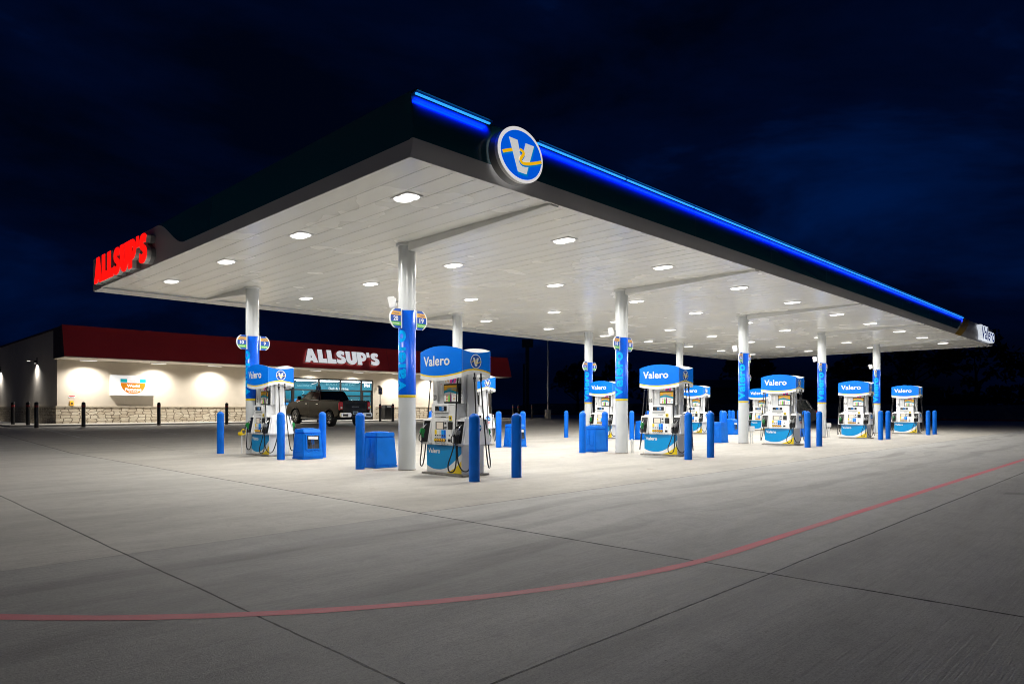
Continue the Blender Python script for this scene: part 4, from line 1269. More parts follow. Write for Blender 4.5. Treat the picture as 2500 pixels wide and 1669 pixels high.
# sloped red roof band
FL, FR, FT, FTV = .27, 32.18, 5.50, 29.05
mb = MB(); mb.add([(FL, FV, SZ), (FR, FV, SZ), (FR, FTV, FT), (FL, FTV, FT)], [(0, 1, 2, 3)], 'red_panel')
mb.add([(FL, FTV, FT), (FR, FTV, FT), (FR, FTV + .3, FT), (FL, FTV + .3, FT)], [(0, 1, 2, 3)], 'dark_coping')
mb.add([(FL, FTV + .3, FT), (FR, FTV + .3, FT), (FR, FTV + .3, 4.9), (FL, FTV + .3, 4.9)], [(0, 1, 2, 3)], 'dark_coping')
for k in range(1, 13):
    u = FL + (FR - FL) * k / 13
    mb.add([(u, FV - .003, SZ), (u + .012, FV - .003, SZ), (u + .012, FTV - .003, FT), (u, FTV - .003, FT)], [(0, 1, 2, 3)], 'dark_coping') if k % 4 == 0 else None
st(mb, 'roof_band')
mb = MB()
for u, sg in ((FL, -1), (FR, 1)):
    mb.add([(u, FV, SZ), (u, WV + .0, SZ), (u, WV + .0, 5.42), (u, FTV + .3, 5.42), (u, FTV + .3, FT), (u, FTV, FT)], [(0, 1, 2, 3, 4, 5)], 'dark_coping')
mb.box((WL - .06, WV + .0, 5.40), (WL + .35, 52.05, 5.50), 'dark_coping'); mb.box((FL + .002, FTV + .31, 5.40), (FR - .002, WV - .001, 5.45), 'dark_coping')
st(mb, 'roof_coping')
mb = MB(); mb.add([(WL + .3, WV, 5.2), (WR, WV, 5.2), (WR, 51.9, 5.2), (WL + .3, 51.9, 5.2)], [(0, 1, 2, 3)], 'deck_top'); st(mb, 'roof')
mb = MB(); mb.box((FL + .003, FV + .003, SZ - .03), (FR - .003, WV - .002, SZ + .02), 'store_soffit'); st(mb, 'eave_soffit')
# shop front glazing
mull = [GL, 13.85, 15.73, 17.42, 19.12, GR]
for i, (a, b) in enumerate(zip(mull, mull[1:])):
    last = i in (0, 4)
    mb = MB(); w = .05
    f0, f1 = WV + .06, WV + .16
    mb.box((a + .001, f0, FZ), (a + w, f1, GT - .001), 'frame_dark'); mb.box((b - w, f0, FZ), (b - .001, f1, GT - .001), 'frame_dark')
    mb.box((a + w, f0 + .001, GT - .09), (b - w, f1 - .001, GT - .002), 'frame_dark'); mb.box((a + w, f0 + .001, 2.45 if last else 2.49), (b - w, f1 - .001, 2.57), 'frame_dark'); mb.box((a + w, f0 + .001, FZ), (b - w, f1 - .001, FZ + (.22 if last else .12)), 'frame_dark')
    if last: mb.box((a + w, f0 + .002, FZ + .2), (a + w + .09, f1 - .002, 2.46), 'frame_dark'); mb.box((b - w - .09, f0 + .002, FZ + .2), (b - w, f1 - .002, 2.46), 'frame_dark'); 
    win = st(mb, 'glass_door' if last else 'window')
    mb = MB(); mb.add([(a + w, WV + .11, FZ + .1), (b - w, WV + .11, FZ + .1), (b - w, WV + .11, 2.5), (a + w, WV + .11, 2.5)], [(0, 1, 2, 3)], 'shop_glass')
    mb.add([(a + w, WV + .11, 2.56), (b - w, WV + .11, 2.56), (b - w, WV + .11, GT - .08), (a + w, WV + .11, GT - .08)], [(0, 1, 2, 3)], 'shop_glass')
    mb.build('pane', win)
    if last:
        mb = MB(); mb.tube([(b - .22, WV + .02, 1.2), (b - .22, WV + .02, 1.75)], .015, 'steel', 8); mb.build('handle', win)
frp = flat((0, WV + .105, 0), (1, 0, 0), (0, 0, 1), (0, -1, 0))
mb = MB(); mb.text(frp, '1961', 19.60, 2.93, .46, .20, .004, 'tube_light', .03); st(mb, 'street_number')  # numerals are no lamp; their white is a glow put into the material
mb = MB(); mb.rect(frp, 19.42, 19.90, .66, 1.16, .002, .004, 'white_vinyl'); mb.rect(frp, 19.42, 19.90, 1.16, 1.30, .002, .004, 'teal_print'); mb.rect(frp, 19.42, 19.90, 1.30, 1.46, .002, .004, 'yellow')
mb.plate(frp, [(19.5, 1.2), (19.8, 1.32), (19.86, 1.25), (19.6, 1.14)], .004, .005, 'amber'); mb.rect(frp, 19.44, 19.54, .75, 1.08, .004, .005, 'red_print'); mb.rect(frp, 19.62, 19.84, .98, 1.10, .004, .005, 'amber'); mb.rect(frp, 19.62, 19.86, .72, .90, .004, .005, 'pump_grey'); st(mb, 'door_poster')
mb = MB(); mb.geo(frp, (arc(19.55, 1.72, .13, .10, 0, 360, 16)[:-1], [list(range(16))]), .003, 'shop_white'); mb.geo(frp, (arc(19.55, 1.72, .07, .05, 0, 360, 12)[:-1], [list(range(12))]), .004, 'dark_grey'); mb.geo(frp, (arc(19.75, 1.66, .08, .08, 0, 360, 12)[:-1], [list(range(12))]), .003, 'shop_white')
mb.geo(frp, (arc(18.75, 1.72, .16, .09, 0, 360, 16)[:-1], [list(range(16))]), .003, 'shop_white'); mb.geo(frp, (arc(18.75, 1.72, .10, .04, 0, 360, 12)[:-1], [list(range(12))]), .004, 'dark_grey'); mb.rect(frp, 18.2, 18.5, 1.66, 1.72, .002, .003, 'shop_white'); st(mb, 'window_decal')
# inside of the shop
BV = 33.6
def back(u, z, v2=BV):
    k = (v2 + 11.3463) / (WV + 11.3463); return -8.5004 + (u + 8.5004) * k, 1.25 + (z - 1.25) * k
mb = MB(); mb.box((GL - .5, BV, FZ), (GR + 4.5, BV + .1, 3.75), 'teal_wall'); mb.box((GL - .6, WV + .26, FZ), (GL - .5, BV, 3.75), 'teal_wall'); mb.box((GR + 4.5, WV + .26, FZ), (GR + 4.6, BV, 3.75), 'teal_wall')
fb = flat((0, BV, 0), (1, 0, 0), (0, 0, 1), (0, -1, 0))
def wt(t, u0, u1, z0, z1, m, bold=.0):
    a, c = back(u0, z0); b, d = back(u1, z1); mb.text(fb, t, (a + b) / 2, (c + d) / 2, b - a, d - c, .012, m, bold)
wt('Deli & Drinks', 16.42, 17.98, 2.56, 2.74, 'shop_white', .012)
wt('BOOST YOUR DAY', 16.22, 18.6, 2.87, 3.02, 'teal_letter')
wt('GOODNESS', 14.05, 15.15, 2.74, 2.87, 'teal_letter')
for q in (0, 1):
    a, c = back(14.45 + q * .65, 2.35); s_ = 1 - 2 * q
    mb.geo(fb, strokes_geo([(a, c + .13), (a + .13 * s_, c), (a, c - .13)], .05, 1), .012, 'teal_letter')
a, c = back(15.45, 2.98); mb.geo(fb, strokes_geo([(a - .35, c - .07), (a - .05, c), (a + .1, c + .09), (a + .4, c + .1)], .06), .012, 'shop_white')
for i in range(6):
    a, c = back(14.3 + i * .95, 1.72); b, d = back(15.05 + i * .95, 2.1); mb.rect(fb, a, b, c, d, .0, .05, 'cooler_dark')
    mb.rect(fb, a + .08, b - .08, c - .02, c + .03, .051, .06, 'teal_letter')
a, c = back(14.4, 2.14); b, d = back(19.9, 2.2); mb.rect(fb, a, b, c, d, .0, .06, 'frame_dark'); mb.rect(fb, a, b, .5, c - .95, .0, .5, 'frame_dark')
st(mb, 'interior_wall')
mb = MB(); mb.box((GL - .49, WV + .27, FZ - .02), (GR + 4.49, BV - .001, FZ + .004), 'floor_shop'); st(mb, 'interior_floor')
mb = MB(); mb.box((GL - .49, WV + .27, 3.30), (GR + 4.49, BV - .001, 3.36), 'shop_white'); st(mb, 'interior_ceiling')
mb = MB()
for u in (13.5, 15.3, 17.1, 18.9, 20.7, 22.5):
    mb.box((u, 32.0, 3.20), (u + 1.35, 32.28, 3.25), 'tube_light'); mb.box((u, 33.0, 3.20), (u + 1.35, 33.28, 3.25), 'tube_light')
st(mb, 'interior_lights')
ld = bpy.data.lights.new('interior_lamp', 'AREA'); ld.shape = 'RECTANGLE'; ld.size = 10; ld.size_y = .25; ld.energy = 190; ld.color = (.93, .98, 1.0)
lo = bpy.data.objects.new('interior_lamp', ld); C.objects.link(lo); lo.parent = store; lo.location = (18.2 - WL, 32.6 - WV, 3.18 - FZ)
mb = MB(); R.seed(12)
for i in range(34):   # shelves of goods; a glow is put into the bright blue boxes
    u = 12.6 + R.random() * 4.5; v = 31.7 + R.random() * 1.2; z = R.choice((.9, 1.2, 1.5, 1.75)); w = R.uniform(.08, .25)
    mb.box((u, v, z), (u + w, v + .15, z + R.uniform(.1, .24)), R.choice(('goods_glow_blue', 'shop_white', 'amber', 'teal_print', 'red_print', 'goods_glow_blue', 'lime', 'yellow')))
for z in (.88, 1.18, 1.48, 1.73): mb.box((12.5, 31.65, z - .03), (17.2, 32.95, z - .001), 'mid_grey')
mb.box((12.5, 32.4, FZ), (17.2, 32.45, 1.9), 'mid_grey'); st(mb, 'goods_shelf')
# pavement with kerb along the shop
mb = MB(); mb.box((WL - 2.6, 27.3, FZ - .3), (WR + 3, WV - .11, FZ + .07), 'curb', .012); o = mb.build('sidewalk'); o['kind'] = 'structure'

# word sign on the red band
tilt = Vector((0, FTV - FV, FT - SZ)).normalized()
sign = thing('store_sign', 'white lit block letter sign on the red roof band of the store', 'sign', (16.2, FV + .14, 4.62))
fr = flat((0, 0, 0), (1, 0, 0), tilt, Vector((0, -tilt.z, tilt.y)))
SW, SH = 5.66, .90
for ch, loops in word:
    lp_ = [[((x / ww - .5) * SW, (y - .5) * SH) for x, y in l] for l in loops]
    mb = MB(); g = curve_geo(lp_); mb.geo(fr, g, .14, 'letter_white', 0, .13, 'letter_can'); mb.build('letter', sign)

# lit panel sign on the wall
sign = thing('wall_sign', 'white lit box sign with orange half circle on the store wall', 'sign', (4.015, 30.6, 2.545))
mb = MB(); mb.box((-1.125, .002, -.575), (1.125, .24, .575), 'white_paint', .01); mb.build('sign_box', sign)
mb = MB(); fr = flat((0, 0, 0), (1, 0, 0), (0, 0, 1), (0, -1, 0)); mb.rect(fr, -1.10, 1.10, -.55, .55, -.001, .006, 'sign_face_white')
oy = .14
mb.geo(fr, (arc(0, oy, .635, .615, 180, 360, 30), [list(range(31))]), .008, 'orange_print')
mb.rect(fr, -.65, -.31, oy + .03, oy + .22, .006, .009, 'cyan_print'); mb.rect(fr, .33, .65, oy + .03, oy + .22, .006, .009, 'cyan_print')
for s0, s1, z0, z1 in ((-.31, .33, oy + .01, oy + .018), (-.31, .33, oy + .252, oy + .26), (-.31, -.302, oy + .01, oy + .26), (.322, .33, oy + .01, oy + .26)): mb.rect(fr, s0, s1, z0, z1, .006, .009, 'pink')
mb.text(fr, "Allsup's", .0, oy + .12, .40, .10, .0095, 'red_print')
mb.text(fr, 'World', .0, oy - .155, .66, .16, .0095, 'sign_face_white', .05); mb.text(fr, 'Famous', .0, oy - .365, .84, .16, .0095, 'sign_face_white', .05); mb.text(fr, 'BURRITO', .0, oy - .515, .46, .065, .0095, 'sign_face_white', .02)
mb.build('sign_face', sign)
# soffit lights over the shop front
LUS = [1.70, 5.18, 8.36, 11.67, 14.99, 18.33, 21.70, 25.05, 28.4]
sl = thing('soffit_light', '', 'outdoor light', (0, 0, 0), 0, 'downlights under the store eave')
mb = MB(); mb.box((-.42, -.11, -.055), (.42, .11, -.001), 'lamp_body', .012); mb.build('housing', sl)
mb = MB(); mb.rect(flat((0, 0, 0), (1, 0, 0), (0, 1, 0), (0, 0, -1)), -.38, .38, -.085, .085, .056, .060, 'lamp_lens'); mb.build('lens', sl)
ld = bpy.data.lights.new('lamp', 'SPOT'); ld.energy = 980; ld.spot_size = radians(150); ld.spot_blend = .9; ld.shadow_soft_size = .09; ld.color = (1.0, .95, .875)
lo = bpy.data.objects.new('lamp', ld); C.objects.link(lo); lo.parent = sl; lo.location = (0, 0, -.075)
for i, u in enumerate(LUS):
    lab = '%s downlight from the left under the eave of the store' % ordn[i]
    if i == 0: sl.location = (u, 30.12, SZ - .03); sl['label'] = lab
    else: dup(sl, None, (u, 30.12, SZ - .03), None, lab)
# wall lamps on the dark side wall
wl_ = thing('wall_lamp', '', 'wall lamp', (0, 0, 0), 0, 'lamps on the side wall of the store')
mb = MB(); mb.box((-.03, -.09, -.18), (-.001, .09, .22), 'black_plastic', .008); mb.box((-.16, -.08, -.12), (-.031, .08, .05), 'black_plastic', .02); mb.build('housing', wl_)
mb = MB(); mb.tube([(-.1, 0, 0), (-.35, .0, .02)], .02, 'black_plastic', 8); mb.box((-.50, -.11, .0), (-.32, .11, .05), 'black_plastic', .012); mb.rect(flat((0, 0, 0), (1, 0, 0), (0, 1, 0), (0, 0, -1)), -.48, -.34, -.09, .09, .0, .006, 'lamp_lens'); mb.build('arm', wl_)
mb = MB(); mb.rect(flat((0, 0, 0), (1, 0, 0), (0, 1, 0), (0, 0, -1)), -.15, -.05, -.06, .06, .121, .127, 'lamp_lens'); mb.build('lens', wl_)
ld = bpy.data.lights.new('lamp', 'SPOT'); ld.energy = 300; ld.spot_size = radians(150); ld.spot_blend = 1.0; ld.shadow_soft_size = .05; ld.color = (1.0, .96, .9)
lo = bpy.data.objects.new('lamp', ld); C.objects.link(lo); lo.parent = wl_; lo.location = (-.13, 0, -.14)
wl_.location = (WL, 35.4, 3.95); wl_['label'] = 'black wall lamp on the dark side wall, nearer the store corner'
dup(wl_, None, (WL, 46.2, 3.9), None, 'black wall lamp on the dark side wall, at the left edge of the photo')
# small wall fittings
t = thing('call_box', 'small yellow box on the store wall above the stone base', 'call box', (1.09, WV, 1.40))
mb = MB(); mb.hexa([(-.09, -.12, .0), (.09, -.12, .0), (.09, -.002, .0), (-.09, -.002, .0), (-.09, -.08, .27), (.09, -.08, .27), (.09, -.002, .27), (-.09, -.002, .27)], 'amber', .012); mb.build('box', t)
mb = MB(); mb.box((-.035, -.125, .09), (.035, -.095, .17), 'dark_grey', .004); mb.build('button', t)
o = MB().rect(flat((0, 0, 0), (1, 0, 0), (0, 0, 1), (0, -1, 0)), -.15, .15, -.065, .065, .001, .012, 'white_vinyl').rect(flat((0, 0, 0), (1, 0, 0), (0, 0, 1), (0, -1, 0)), -.14, .14, .01, .055, .012, .014, 'red_print').rect(flat((0, 0, 0), (1, 0, 0), (0, 0, 1), (0, -1, 0)), -.10, .10, -.035, -.02, .012, .014, 'dark_grey').build('notice', None, (1.11, WV, 1.89)); tag(o, 'small red and white notice on the store wall over the yellow box', 'notice')
t = thing('wall_speaker', 'dark round fitting on the wall right of the shop door', 'fitting', (20.5, WV, 2.85))
mb = MB(); mb.tube([(0, -.002, .1), (0, -.15, .05)], .03, 'frame_dark', 8); mb.lathe([(.02, -.08), (.12, -.05), (.10, .06), (.03, .10)], 'frame_dark', 14, (0, -.2, .0)); mb.build('horn', t)
t = thing('litter_bin', 'square black litter bin by the stone base right of the shop door', 'bin', (20.82, 30.25, FZ + .07))
mb = MB(); mb.box((-.33, -.29, 0), (.33, .29, .80), 'black_plastic', .03); mb.build('body', t)
mb = MB(); mb.hexa([(-.35, -.31, .801), (.35, -.31, .801), (.35, .31, .801), (-.35, .31, .801), (-.27, -.24, 1.05), (.27, -.24, 1.05), (.27, .24, 1.05), (-.27, .24, 1.05)], 'black_plastic', .03); mb.rect(flat((0, -.281, .92), (1, 0, 0), (0, .07 / .25, 1), (0, -1, .28)), -.17, .17, -.06, .06, .0, .004, 'mid_grey'); mb.build('hood', t)

# black bollards with a red band
kb = bollard('bollard', 'bollard_black', .085, 1.18, 'band_red'); tag(kb, '', 'bollard', 'black bollards round the store')
KB = [(-1.53, 30.4, 'black bollard beside the dark side wall, leftmost of the group'), (-1.31, 28.2, 'black bollard off the left store corner, middle of the three'), (-1.45, 25.67, 'black bollard off the left store corner, closest to the camera'),
      (.52, 26.15, 'black bollard in front of the wall between corner and box sign'), (4.0, 26.5, 'black bollard in front of the right end of the box sign'), (7.39, 26.2, 'black bollard behind the leftmost blue bollard'),
      (13.19, 26.6, 'black bollard in front of the parked pickup'), (17.73, 26.6, 'black bollard carrying a parking sign right of the shop door'), (18.57, 26.35, 'black bollard right of the litter bin'),
      (31.75, 28, 'black bollard beyond the store, left of a close pair'), (31.66, 27.3, 'black bollard beyond the store, right of a close pair'), (32.76, 26.84, 'lone black bollard left of the light pole')]
for i, (u, v, lab) in enumerate(KB):
    if i == 0: kb.location = (u, v, zg(u, v)); kb['label'] = lab
    else: c = kb.copy(); C.objects.link(c); c.location = (u, v, zg(u, v)); c['label'] = lab
for i, (u, v) in enumerate(((17.73, 26.6), (13.19, 26.6))):
    t = thing('parking_sign', ('blue wheelchair parking sign on a post right of the shop door', 'blue wheelchair parking sign in front of the pickup')[i], 'sign', (u, v, FZ + 1.18), 0, 'wheelchair parking signs')
    mb = MB(); mb.tube([(0, 0, 0), (0, 0, 1.15)], .025, 'post_steel', 8); mb.build('post', t)
    mb = MB(); fr = flat((0, -.03, 0), (1, 0, 0), (0, 0, 1), (0, -1, 0)); mb.rect(fr, -.16, .16, .62, 1.06, .0, .006, 'mid_grey'); mb.rect(fr, -.12, .12, .70, .98, .006, .008, 'signal_blue')
    mb.geo(fr, strokes_geo([(-.01, .93), (-.01, .84), (.05, .83), (.07, .76)], .03, 2), .009, 'white_vinyl'); mb.geo(fr, strokes_geo(arc(-.01, .80, .06, .06, 80, 330, 10), .018, 2), .009, 'white_vinyl'); mb.build('panel', t)

# ================================================================ vehicles
def wheel(parent, x, y, r, w, side):
    mb = MB(); mb.lathe([(r * .62, -w / 2), (r * .93, -w / 2), (r, -w * .36), (r, w * .36), (r * .93, w / 2), (r * .62, w / 2)], 'rubber', 32, (x, y, r), 'y', cap=False)
    tyre_parent = mb.build('wheel', parent)
    mb = MB(); o_ = side * w * .40
    mb.lathe([(r * .64, -w * .4), (r * .64, w * .4)], 'dark_grey', 28, (x, y, r), 'y', cap=False)
    mb.lathe([(r * .64, -side * w * .1), (.01, -side * w * .1)], 'rubber', 28, (x, y, r), 'y')
    mb.lathe([(r * .645, o_ - .01), (r * .60, o_ + side * .012), (r * .56, o_ - .01)], 'steel', 28, (x, y, r), 'y', cap=False)
    for k in range(6):
        a = 2 * pi * k / 6
        for da in (-.16, .16):
            mb.tube([(x + .09 * cos(a), y + o_ * .7, r + .09 * sin(a)), (x + r * .6 * cos(a + da), y + o_, r + r * .6 * sin(a + da))], .022, 'steel', 6)
    mb.lathe([(.10, o_ * .7 - .02), (.09, o_ * .8 + side * .02), (.01, o_ * .8 + side * .03)], 'steel', 16, (x, y, r), 'y')
    mb.build('rim', tyre_parent)

def slab(mb, poly, hw, m, bev):
    b = bmesh.new(); v = [b.verts.new((x, -hw, z)) for x, z in poly]; f = b.faces.new(v)
    ex = bmesh.ops.extrude_face_region(b, geom=[f]); nv = [g for g in ex['geom'] if isinstance(g, bmesh.types.BMVert)]
    for q in nv: q.co.y = hw
    cap = [e for e in b.edges if abs(e.verts[0].co.y - e.verts[1].co.y) < 1e-5]
    bmesh.ops.bevel(b, geom=cap, offset=bev, segments=3, affect='EDGES', clamp_overlap=True)
    bmesh.ops.recalc_face_normals(b, faces=b.faces)
    mb.bm(b, m)

def vehicle(name, label, pickup):
    t = thing(name, label, 'pickup truck' if pickup else 'suv')
    paint = 'truck_paint' if pickup else 'car_paint'
    if pickup:
        r, w, xr, xf, hw = .415, .27, -1.86, 1.86, .985
        body = [(-2.86, .62), (-2.90, .95), (-2.88, 1.40), (-2.80, 1.435), (-.95, 1.435), (-.80, 1.385), (1.45, 1.36), (2.30, 1.27), (2.72, 1.18), (2.86, 1.0), (2.88, .55), (2.40, .50)]
        gb, gt, z0, z1, by, ty = (-.95, 1.50), (-.66, .70), 1.375, 1.93, .93, .73
    else:
        r, w, xr, xf, hw = .375, .24, -1.42, 1.45, .96
        body = [(-2.42, .55), (-2.46, .9), (-2.36, 1.10), (-2.30, 1.14), (-1.0, 1.14), (1.15, 1.08), (2.1, .98), (2.38, .82), (2.42, .45), (1.95, .40)]
        gb, gt, z0, z1, by, ty = (-2.30, 1.20), (-1.98, .42), 1.125, 1.74, .90, .70
    ar = r + .085; zb = .50 if pickup else .40
    dz = math.asin(max(-1, min(1, (zb - r) / ar)))
    for xc in (xf, xr):
        body += [(xc + ar * cos(a), r + ar * sin(a)) for a in [dz + (pi - 2 * dz) * i / 12 for i in range(13)]]
    body += [(-2.6 if pickup else -2.2, zb)]
    mb = MB(); slab(mb, body, hw, paint, .05); bo = mb.build('body', t)
    mb = MB(); mb.box((-2.2, -hw + .16, .36), (2.3, hw - .16, .8), 'rubber'); mb.build('underbody', t)
    # flared arches
    for xc in (xf, xr):
        for sy in (-1, 1):
            mb = MB(); mb.tube([(xc + (ar + .02) * cos(a), sy * (hw - .005), r + (ar + .02) * sin(a)) for a in [dz + (pi - 2 * dz) * i / 14 for i in range(15)]], .035, 'dark_grey' if not pickup else 'truck_rear', 8); mb.build('wheel_arch', t)
            wheel(t, xc, sy * (hw - w / 2 - .005), r, w, sy)
    # cabin
    P = [(gb[0], -by, z0), (gb[1], -by, z0), (gb[1], by, z0), (gb[0], by, z0), (gt[0], -ty, z1), (gt[1], -ty, z1), (gt[1], ty, z1), (gt[0], ty, z1)]
    mb = MB(); mb.hexa(P, paint if not pickup else 'truck_rear', .05); cab = mb.build('cabin', t)
    Pv = [Vector(p) for p in P]
    def quad(a, b, c, d): # bottom-left, bottom-right, top-right, top-left corners
        n = (Pv[b] - Pv[a]).cross(Pv[d] - Pv[a]).normalized()
        return lambda s, z, q=0.0: (Pv[a] * (1 - s) + Pv[b] * s) * (1 - z) + (Pv[d] * (1 - s) + Pv[c] * s) * z + n * q
    for a, b, c, d, sy in ((0, 1, 5, 4, 1), (2, 3, 7, 6, -1)):
        f = quad(a, b, c, d)
        X = (lambda s: s) if sy == 1 else (lambda s: 1 - s)
        wins = ((.12, .47, .12, .47), (.50, .90, .50, .80)) if pickup else ((.05, .26, .08, .27), (.30, .56, .30, .56), (.59, .90, .59, .80))
        mb = MB()
        for i, (s0, s1, t0, t1) in enumerate(wins): mb.plate(f, [(X(s0), .10), (X(s1), .10), (X(t1), .88), (X(t0), .88)][::sy], .001, .006, 'lightened_glass' if pickup else 'car_glass')
        mb.build('side_window', cab)
        mb = MB(); lo_, hi_ = wins[0][0] - .015, wins[-1][1] + .02
        pth = [f(X(lo_), .07, .010), f(X(hi_), .07, .010), f(X(wins[-1][3] + .02), .91, .010), f(X(wins[0][2] - .01), .91, .010), f(X(lo_), .07, .010)]
        mb.tube(pth, .011, 'chrome', 6); mb.build('window_trim', cab)
    f = quad(3, 0, 4, 7); mb = MB(); mb.plate(f, [(.07, .12), (.93, .12), (.90, .86), (.10, .86)], .001, .006, 'car_glass'); mb.build('rear_window', cab)
    f = quad(1, 2, 6, 5); mb = MB(); mb.plate(f, [(.06, .08), (.94, .08), (.90, .90), (.10, .90)], .001, .006, 'car_glass'); mb.build('windscreen', cab)
    xb = -2.90 if pickup else -2.46
    if pickup:
        mb = MB(); fr = flat((xb - .0, 0, 0), (0, -1, 0), (0, 0, 1), (-1, 0, 0))
        mb.rect(fr, -.76, .76, .80, 1.415, -.02, .018, 'truck_rear'); mb.rect(fr, -.60, .60, 1.02, 1.28, .018, .024, 'truck_paint'); mb.rect(fr, -.22, .22, 1.10, 1.118, .024, .03, 'steel'); mb.rect(fr, -.70, .70, 1.38, 1.42, .018, .035, 'truck_rear'); mb.build('tailgate', t)
        for sy in (-1, 1):
            mb = MB(); mb.box((xb - .02, sy * .86 - .105, .92), (xb + .12, sy * .86 + .105 + .025 * sy if sy > 0 else sy * .86 + .105, 1.36), 'tail_red', .03)
            if sy < 0: pass
            mb.box((xb - .026, sy * .86 - .05, 1.0), (xb - .015, sy * .86 + .05, 1.10), 'white_vinyl', .004); mb.build('tail_light', t)
        mb = MB(); mb.box((xb - .22, -.98, .56), (xb - .02, -.34, .78), 'chrome', .035); mb.box((xb - .22, .34, .56), (xb - .02, .98, .78), 'chrome', .035); mb.box((xb - .20, -.335, .54), (xb - .02, .335, .70), 'truck_rear', .02)
        for sy in (-1, 1): mb.box((xb - .235, sy * .72 - .16, .60), (xb - .21, sy * .72 + .16, .72), 'rubber', .01)
        mb.build('rear_bumper', t)
        mb = MB(); mb.rect(fr, -.16, .16, .70, .86, .03, .045, 'plate'); mb.rect(fr, -.10, .10, .75, .81, .045, .047, 'dark_grey'); mb.build('licence_plate', t)
        mb = MB(); mb.box((-1.2, .80, .34), (1.2, 1.0, .40), 'post_steel', .02); mb.box((-1.2, -1.0, .34), (1.2, -.80, .40), 'post_steel', .02)
        for x in (-.7, .7):
            for sy in (-1, 1): mb.box((x, sy * .82 - .03, .3), (x + .12, sy * .82 + .03, .5), 'rubber')
        mb.build('running_board', t)
        doors = (-.85, .33, 1.42)
    else:
        fr = flat((xb, 0, 0), (0, -1, 0), (0, 0, 1), (-1, 0, 0))
        for sy in (-1, 1):
            mb = MB(); mb.box((xb - .01, sy * .72 - .2, .92), (xb + .12, sy * .72 + .2, 1.04), 'tail_red', .02); mb.build('tail_light', t)
            mb = MB(); mb.box((-1.7, sy * .60 - .02, z1 + .03), (.3, sy * .60 + .02, z1 + .06), 'steel', .008); mb.build('roof_rail', t)
        mb = MB(); mb.box((xb - .06, -.93, .42), (xb + .05, .93, .62), 'dark_grey', .03); mb.rect(fr, -.85, -.45, .56, .60, .06, .07, 'tail_red'); mb.rect(fr, .45, .85, .56, .60, .06, .07, 'tail_red'); mb.build('rear_bumper', t)
        mb = MB(); mb.rect(fr, -.6, .6, .93, .97, .01, .03, 'chrome'); mb.rect(fr, -.16, .16, .72, .85, .005, .02, 'plate'); mb.build('licence_plate', t)
        doors = (-1.1, .02, 1.1)
    for sy in (-1, 1):
        zb_ = 1.30 if pickup else 1.03
        mb = MB(); mb.box((1.12 if pickup else .85, sy * (hw + .10) - .11, z0 + .02), (1.30 if pickup else 1.03, sy * (hw + .10) + .11, z0 + .24), 'black_plastic', .04); mb.tube([(1.22 if pickup else .95, sy * (hw - .06), z0 + .05), (1.22 if pickup else .95, sy * (hw + .05), z0 + .08)], .025, 'black_plastic', 6); mb.build('mirror', t)
        for x in doors[:2]:
            mb = MB(); mb.box((x + .12, sy * (hw + .022) - .014, zb_ - .12), (x + .32, sy * (hw + .022) + .014, zb_ - .085), 'chrome', .008); mb.build('door_handle', t)
        mb = MB()
        for x in doors: mb.box((x - .004, sy * (hw + .0005) - .001, zb + .12), (x + .004, sy * (hw + .0005) + .001, zb_ + .03), 'rubber')
        mb.build('door_seam', t)
        mb = MB(); xn = 2.87 if pickup else 2.40; mb.box((xn - .12, sy * .76 - .16, .88 if pickup else .74), (xn + .01, sy * .76 + .16, 1.06 if pickup else .86), 'white_vinyl', .02); mb.build('headlight', t)
    return t
tr = vehicle('pickup_truck', 'dark bronze pickup truck parked facing the shop windows', True)
tr.location = (12.06, 23.66, zg(12, 23.66) - .0); tr.rotation_euler = (0, -.026, pi / 2)
su = vehicle('parked_suv', 'dark grey suv with chrome window trim behind dispenser 16', False)
su.location = (34.92, 7.76, 0); su.rotation_euler = (0, 0, radians(142)); su.scale = (1.06, 1.06, 1.06)

# ================================================================ beyond the lot
t = thing('light_pole', 'tall thin light pole on a concrete base beyond the store', 'light pole', (34.69, 26.8, FZ))
mb = MB(); mb.lathe([(.27, 0), (.27, .75), (.25, .77), (.01, .775)], 'curb', 20); mb.build('base', t)
mb = MB(); mb.tube([(0, 0, .77), (0, 0, 8.6)], [.085, .055], 'post_steel', 10); mb.build('pole', t)
mb = MB(); mb.tube([(0, 0, 8.5), (-.5, -.3, 8.6)], .03, 'post_steel', 8); mb.box((-.95, -.6, 8.55), (-.35, -.2, 8.66), 'dark_grey', .02); mb.build('head', t)
t = thing('pylon_sign', 'dark unlit pylon sign beyond the lot, left of the light pole', 'sign', (61.5, 54.2, .5), -pi / 4)
mb = MB(); mb.box((-.34, -.2, 0), (.18, .2, 9.3), 'pole_brown'); mb.box((-.72, -.15, 0), (-.42, .15, 7.0), 'pole_brown'); mb.build('post', t)
mb = MB(); mb.box((-.85, -.4, 9.301), (.72, .4, 10.4), 'far_roof', .03); mb.build('cabinet', t)
t = thing('far_building', 'long low dark building with metal roof beyond the road', 'building', (78, 36.4, .3), math.atan2(-23.1, 22.7))
mb = MB(); mb.box((0, 0, 0), (33, 12, 3.9), 'far_wall'); mb.build('wall', t)
mb = MB(); mb.hexa([(-.5, -.6, 3.905), (33.5, -.6, 3.905), (33.5, 12.6, 3.905), (-.5, 12.6, 3.905), (-.5, 5.9, 5.2), (33.5, 5.9, 5.2), (33.5, 6.1, 5.2), (-.5, 6.1, 5.2)], 'far_roof'); mb.build('roof', t)

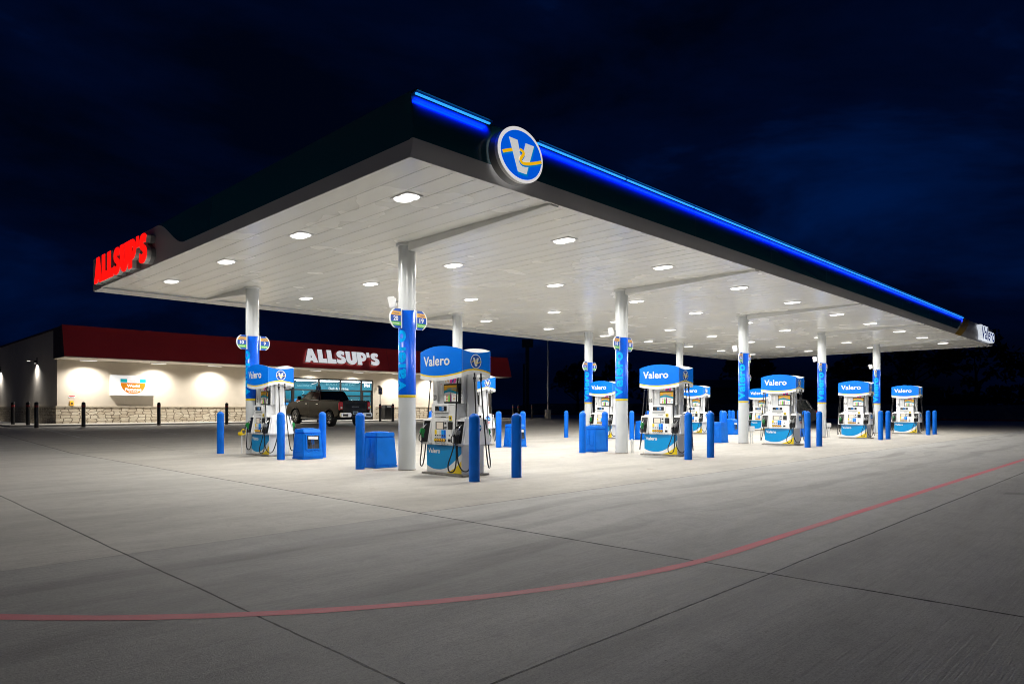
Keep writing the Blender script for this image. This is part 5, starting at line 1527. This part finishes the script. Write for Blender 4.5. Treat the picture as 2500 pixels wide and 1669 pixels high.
def tree(name, seed, h, w):
    R.seed(seed)
    t = thing(name, '', 'tree', (0, 0, 0), 0, 'dark trees beyond the road')
    mb = MB(); mb.tube([(0, 0, -.4), (.1, .05, h * .25), (.0, .1, h * .55)], [.28, .2, .1], 'bark', 8)
    for k in range(6):
        a = R.uniform(0, 2 * pi); z = h * R.uniform(.2, .45); mb.tube([(0, 0, z), (cos(a) * w * .25, sin(a) * w * .25, z + h * .15), (cos(a) * w * .4, sin(a) * w * .4, z + h * .32)], [.1, .06, .03], 'bark', 6)
    mb.build('trunk', t)
    mb = MB(); cl_ = []
    for k in range(26):
        a = R.uniform(0, 2 * pi); rr = w * .5 * math.sqrt(R.random()); z = h * (.30 + .70 * R.random() ** .8)
        kk = 1 - ((z / h - .55) / .55) ** 2; cl_.append((cos(a) * rr * max(.3, kk), sin(a) * rr * max(.3, kk), z, R.uniform(.5, 1.1) * w * .16))
    for x, y, z, r_ in cl_:
        for q in range(46):
            d = Vector((R.gauss(0, 1), R.gauss(0, 1), R.gauss(0, .8))); d = d.normalized() * r_ * R.random() ** .4
            c = Vector((x, y, z)) + d; s_ = R.uniform(.22, .46); a = Vector((R.gauss(0, 1), R.gauss(0, 1), R.gauss(0, 1))).normalized(); b_ = a.cross(Vector((R.gauss(0, 1), R.gauss(0, 1), R.gauss(0, 1)))).normalized()
            mb.add([c - a * s_, c + b_ * s_ * .5, c + a * s_, c - b_ * s_ * .5], [(0, 1, 2, 3)], R.choice(('leaf_dark', 'leaf_dark', 'leaf_mid')))
    mb.build('crown', t)
    return t
protos = [tree('tree', 1, 8.6, 8.5), tree('tree', 2, 7.2, 7.0)]
TR = [(97, 15, 0, 1.0, 'first broad dark tree right of the far building'), (103, 9, 0, 1.12, 'tallest dark tree behind the right end of the canopy'), (107, 2, 1, 1.05, 'dark tree right of the tallest one'), (110, -6, 0, .9, 'dark tree at the right edge of the photo'),
      (92, 21, 1, .95, 'dark tree in front of the far building'), (66, 49, 1, .9, 'dark tree left of the far building by the pylon'), (72, 46, 0, .8, 'dark tree between the pylon sign and the far building'), (88, 34, 1, 1.1, 'dark tree rising over the far roof'), (112, -14, 1, 1.1, 'dark tree just past the right edge of the photo')]
used = [False, False]
for x, y, k, s_, lab in TR:
    if not used[k]: o = protos[k]; used[k] = True; o['label'] = lab
    else: o = dup(protos[k], None, None, None, lab)
    o.location = (x, y, 1.7 if x > 76 else .8); o.rotation_euler = (0, 0, x * 1.7); o.scale = (s_, s_, s_)
# far woods that read as one dark mass
mb = MB(); R.seed(21)
for q in range(5200):
    f = R.random(); x = 84 + 62 * f + R.uniform(-4, 4); y = 44 - 92 * f + R.uniform(-4, 4)
    hh = 2.2 + 2.4 * (0.5 + 0.5 * sin(f * 23) * cos(f * 9 + 1)) + .8 * sin(f * 61)
    c = Vector((x + 22, y + 18, 1.2 + hh * R.random() ** .7)); s_ = R.uniform(.35, .75)
    a = Vector((R.gauss(0, 1), R.gauss(0, 1), R.gauss(0, 1))).normalized(); b_ = a.cross(Vector((R.gauss(0, 1), R.gauss(0, 1), R.gauss(0, 1)))).normalized()
    mb.add([c - a * s_, c + b_ * s_ * .6, c + a * s_, c - b_ * s_ * .6], [(0, 1, 2, 3)], 'leaf_dark')
o = mb.build('woods'); tag(o, 'low dark line of woods far behind the lot on the right', 'woods', None, 'stuff')
bpy.context.view_layer.update()
